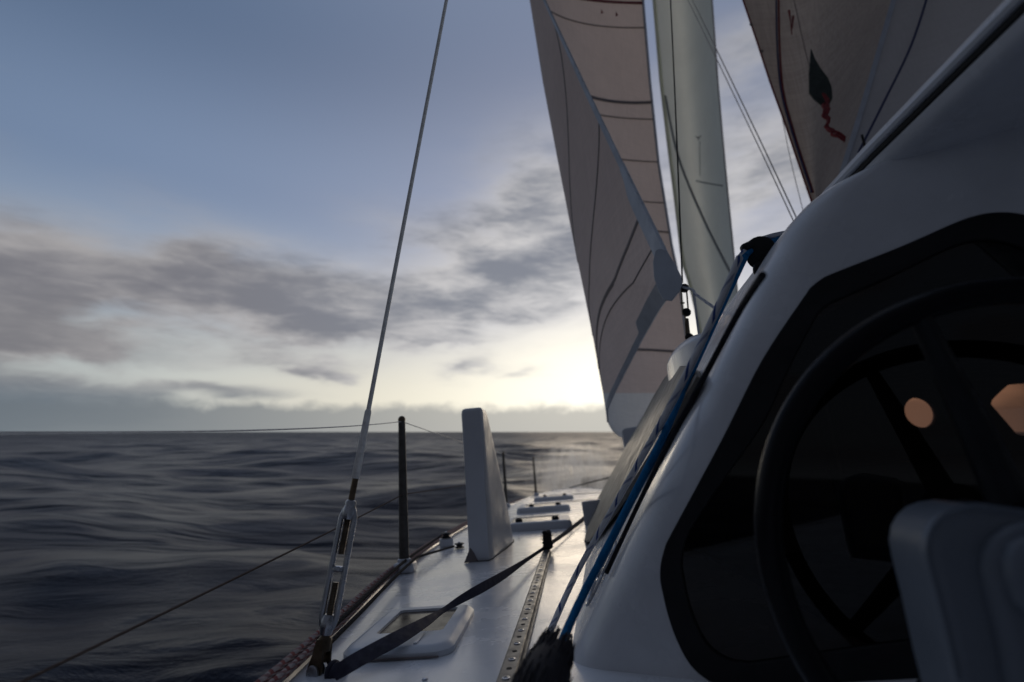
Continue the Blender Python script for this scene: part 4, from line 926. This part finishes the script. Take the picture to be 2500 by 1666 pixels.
# sheet tackle between clew and cabin hump
CLW = at(1664, 697, 2.10); HMP = hp + Vector((0.01, -0.02, 0.05))
tk = thing('sheet_tackle', 'jib sheet tackle of blocks and shackles between clew and cabin hump', 'tackle', HMP)
def tkp(px, py): return at(px, py, 2.08 - 0.10 * (py - 690) / 150)
for (px, py, rr_, m_) in ((1671, 704, 0.017, 'black'), (1676, 763, 0.016, 'black'), (1683, 824, 0.015, 'black')):
    p = tkp(px, py); o_ = MB().lathe([(0.004, -0.012), (rr_, -0.010), (rr_ * 1.1, -0.004), (rr_ * 0.8, 0), (rr_ * 1.1, 0.004), (rr_, 0.010), (0.004, 0.012)], p, (0.5, 1, 0), 14).build('block', m_, tk)
for a, b in (((1663, 705), (1667, 768)), ((1676, 706), (1681, 766)), ((1672, 766), (1676, 826)), ((1661, 740), (1671, 740))):
    MB().tube([tkp(*a), tkp(*b)], 0.0035, 7).build('shackle_side', 'bronze', tk)
MB().tube([tkp(1676, 780), tkp(1679, 800), tkp(1681, 824)], [0.009, 0.007, 0.009], 8).build('swivel', 'bronze', tk)
sh_ = [(1668, 702, 2.06), (1690, 708, 2.0), (1700, 720, 1.96), (1730, 742, 1.85), (1752, 757, 1.78)]
line3('sheet', 'blue-grey jib sheet led aft from the tackle to the cabin top', sh_, 0.0055, 'rope_grey')
line3('sheet', 'slack grey sheet part dropping from the tackle behind the hump', [(1694, 712, 1.98), (1699, 760, 2.0), (1706, 815, 2.1)], 0.0048, 'rope_grey')
# bow line at the far end of the deck
tag(MB().tube(smooth_line([Vector((0.40, 12.5, 0.02)), Vector((0.75, 12.0, 0.10)), Vector((1.5, 11.0, 0.26))], 6), 0.014, 6).build('bow_line', 'rope_black'), 'dark line rising from the bow tip toward the boat centre', 'rope')

# ------------------------------------------------------------------ spray thrown up at the bow (world frame)
def make_spray():
    me = bpy.data.meshes.new('bow_spray'); bm = bmesh.new(); bmesh.ops.create_icosphere(bm, subdivisions=4, radius=1.0)
    for v in bm.verts: v.co *= 1 + 0.12 * math.sin(5 * v.co.x + 2 * v.co.z) * math.cos(4 * v.co.y)
    bm.to_mesh(me); bm.free()
    m = bpy.data.materials.new('sea_spray'); m.use_nodes = True; t = m.node_tree; t.nodes.remove(t.nodes['Principled BSDF']); k = NT(t); o = t.nodes['Material Output']
    c = k.n('ShaderNodeTexCoord').outputs['Object']; ln = k.n('ShaderNodeVectorMath', operation='LENGTH'); t.links.new(c, ln.inputs[0])
    mp = k.n('ShaderNodeMapping'); mp.inputs['Rotation'].default_value = (0, R(40), 0); mp.inputs['Scale'].default_value = (2.2, 2.0, 0.6); t.links.new(c, mp.inputs[0])
    nz = k.noise(mp.outputs[0], 2.4, 5, 0.65, 1.2)
    d = k.m('MULTIPLY', k.map(ln.outputs['Value'], 0.25, 0.95, 1.0, 0.0), k.map(nz, 0.42, 0.75))
    pv = k.n('ShaderNodeVolumePrincipled'); pv.inputs['Color'].default_value = (0.97, 0.97, 0.97, 1); pv.inputs['Anisotropy'].default_value = 0.72; t.links.new(k.m('MULTIPLY', d, 5.0), pv.inputs['Density']); t.links.new(pv.outputs[0], o.inputs['Volume'])
    me.materials.append(m); ob = bpy.data.objects.new('bow_spray', me); COL.objects.link(ob)
    ob.location = (1.55, 13.0, 0.85); ob.scale = (1.5, 1.4, 1.05); tag(ob, 'misty white spray thrown up off the sea beside the bow', 'spray', None, 'stuff')
make_spray()
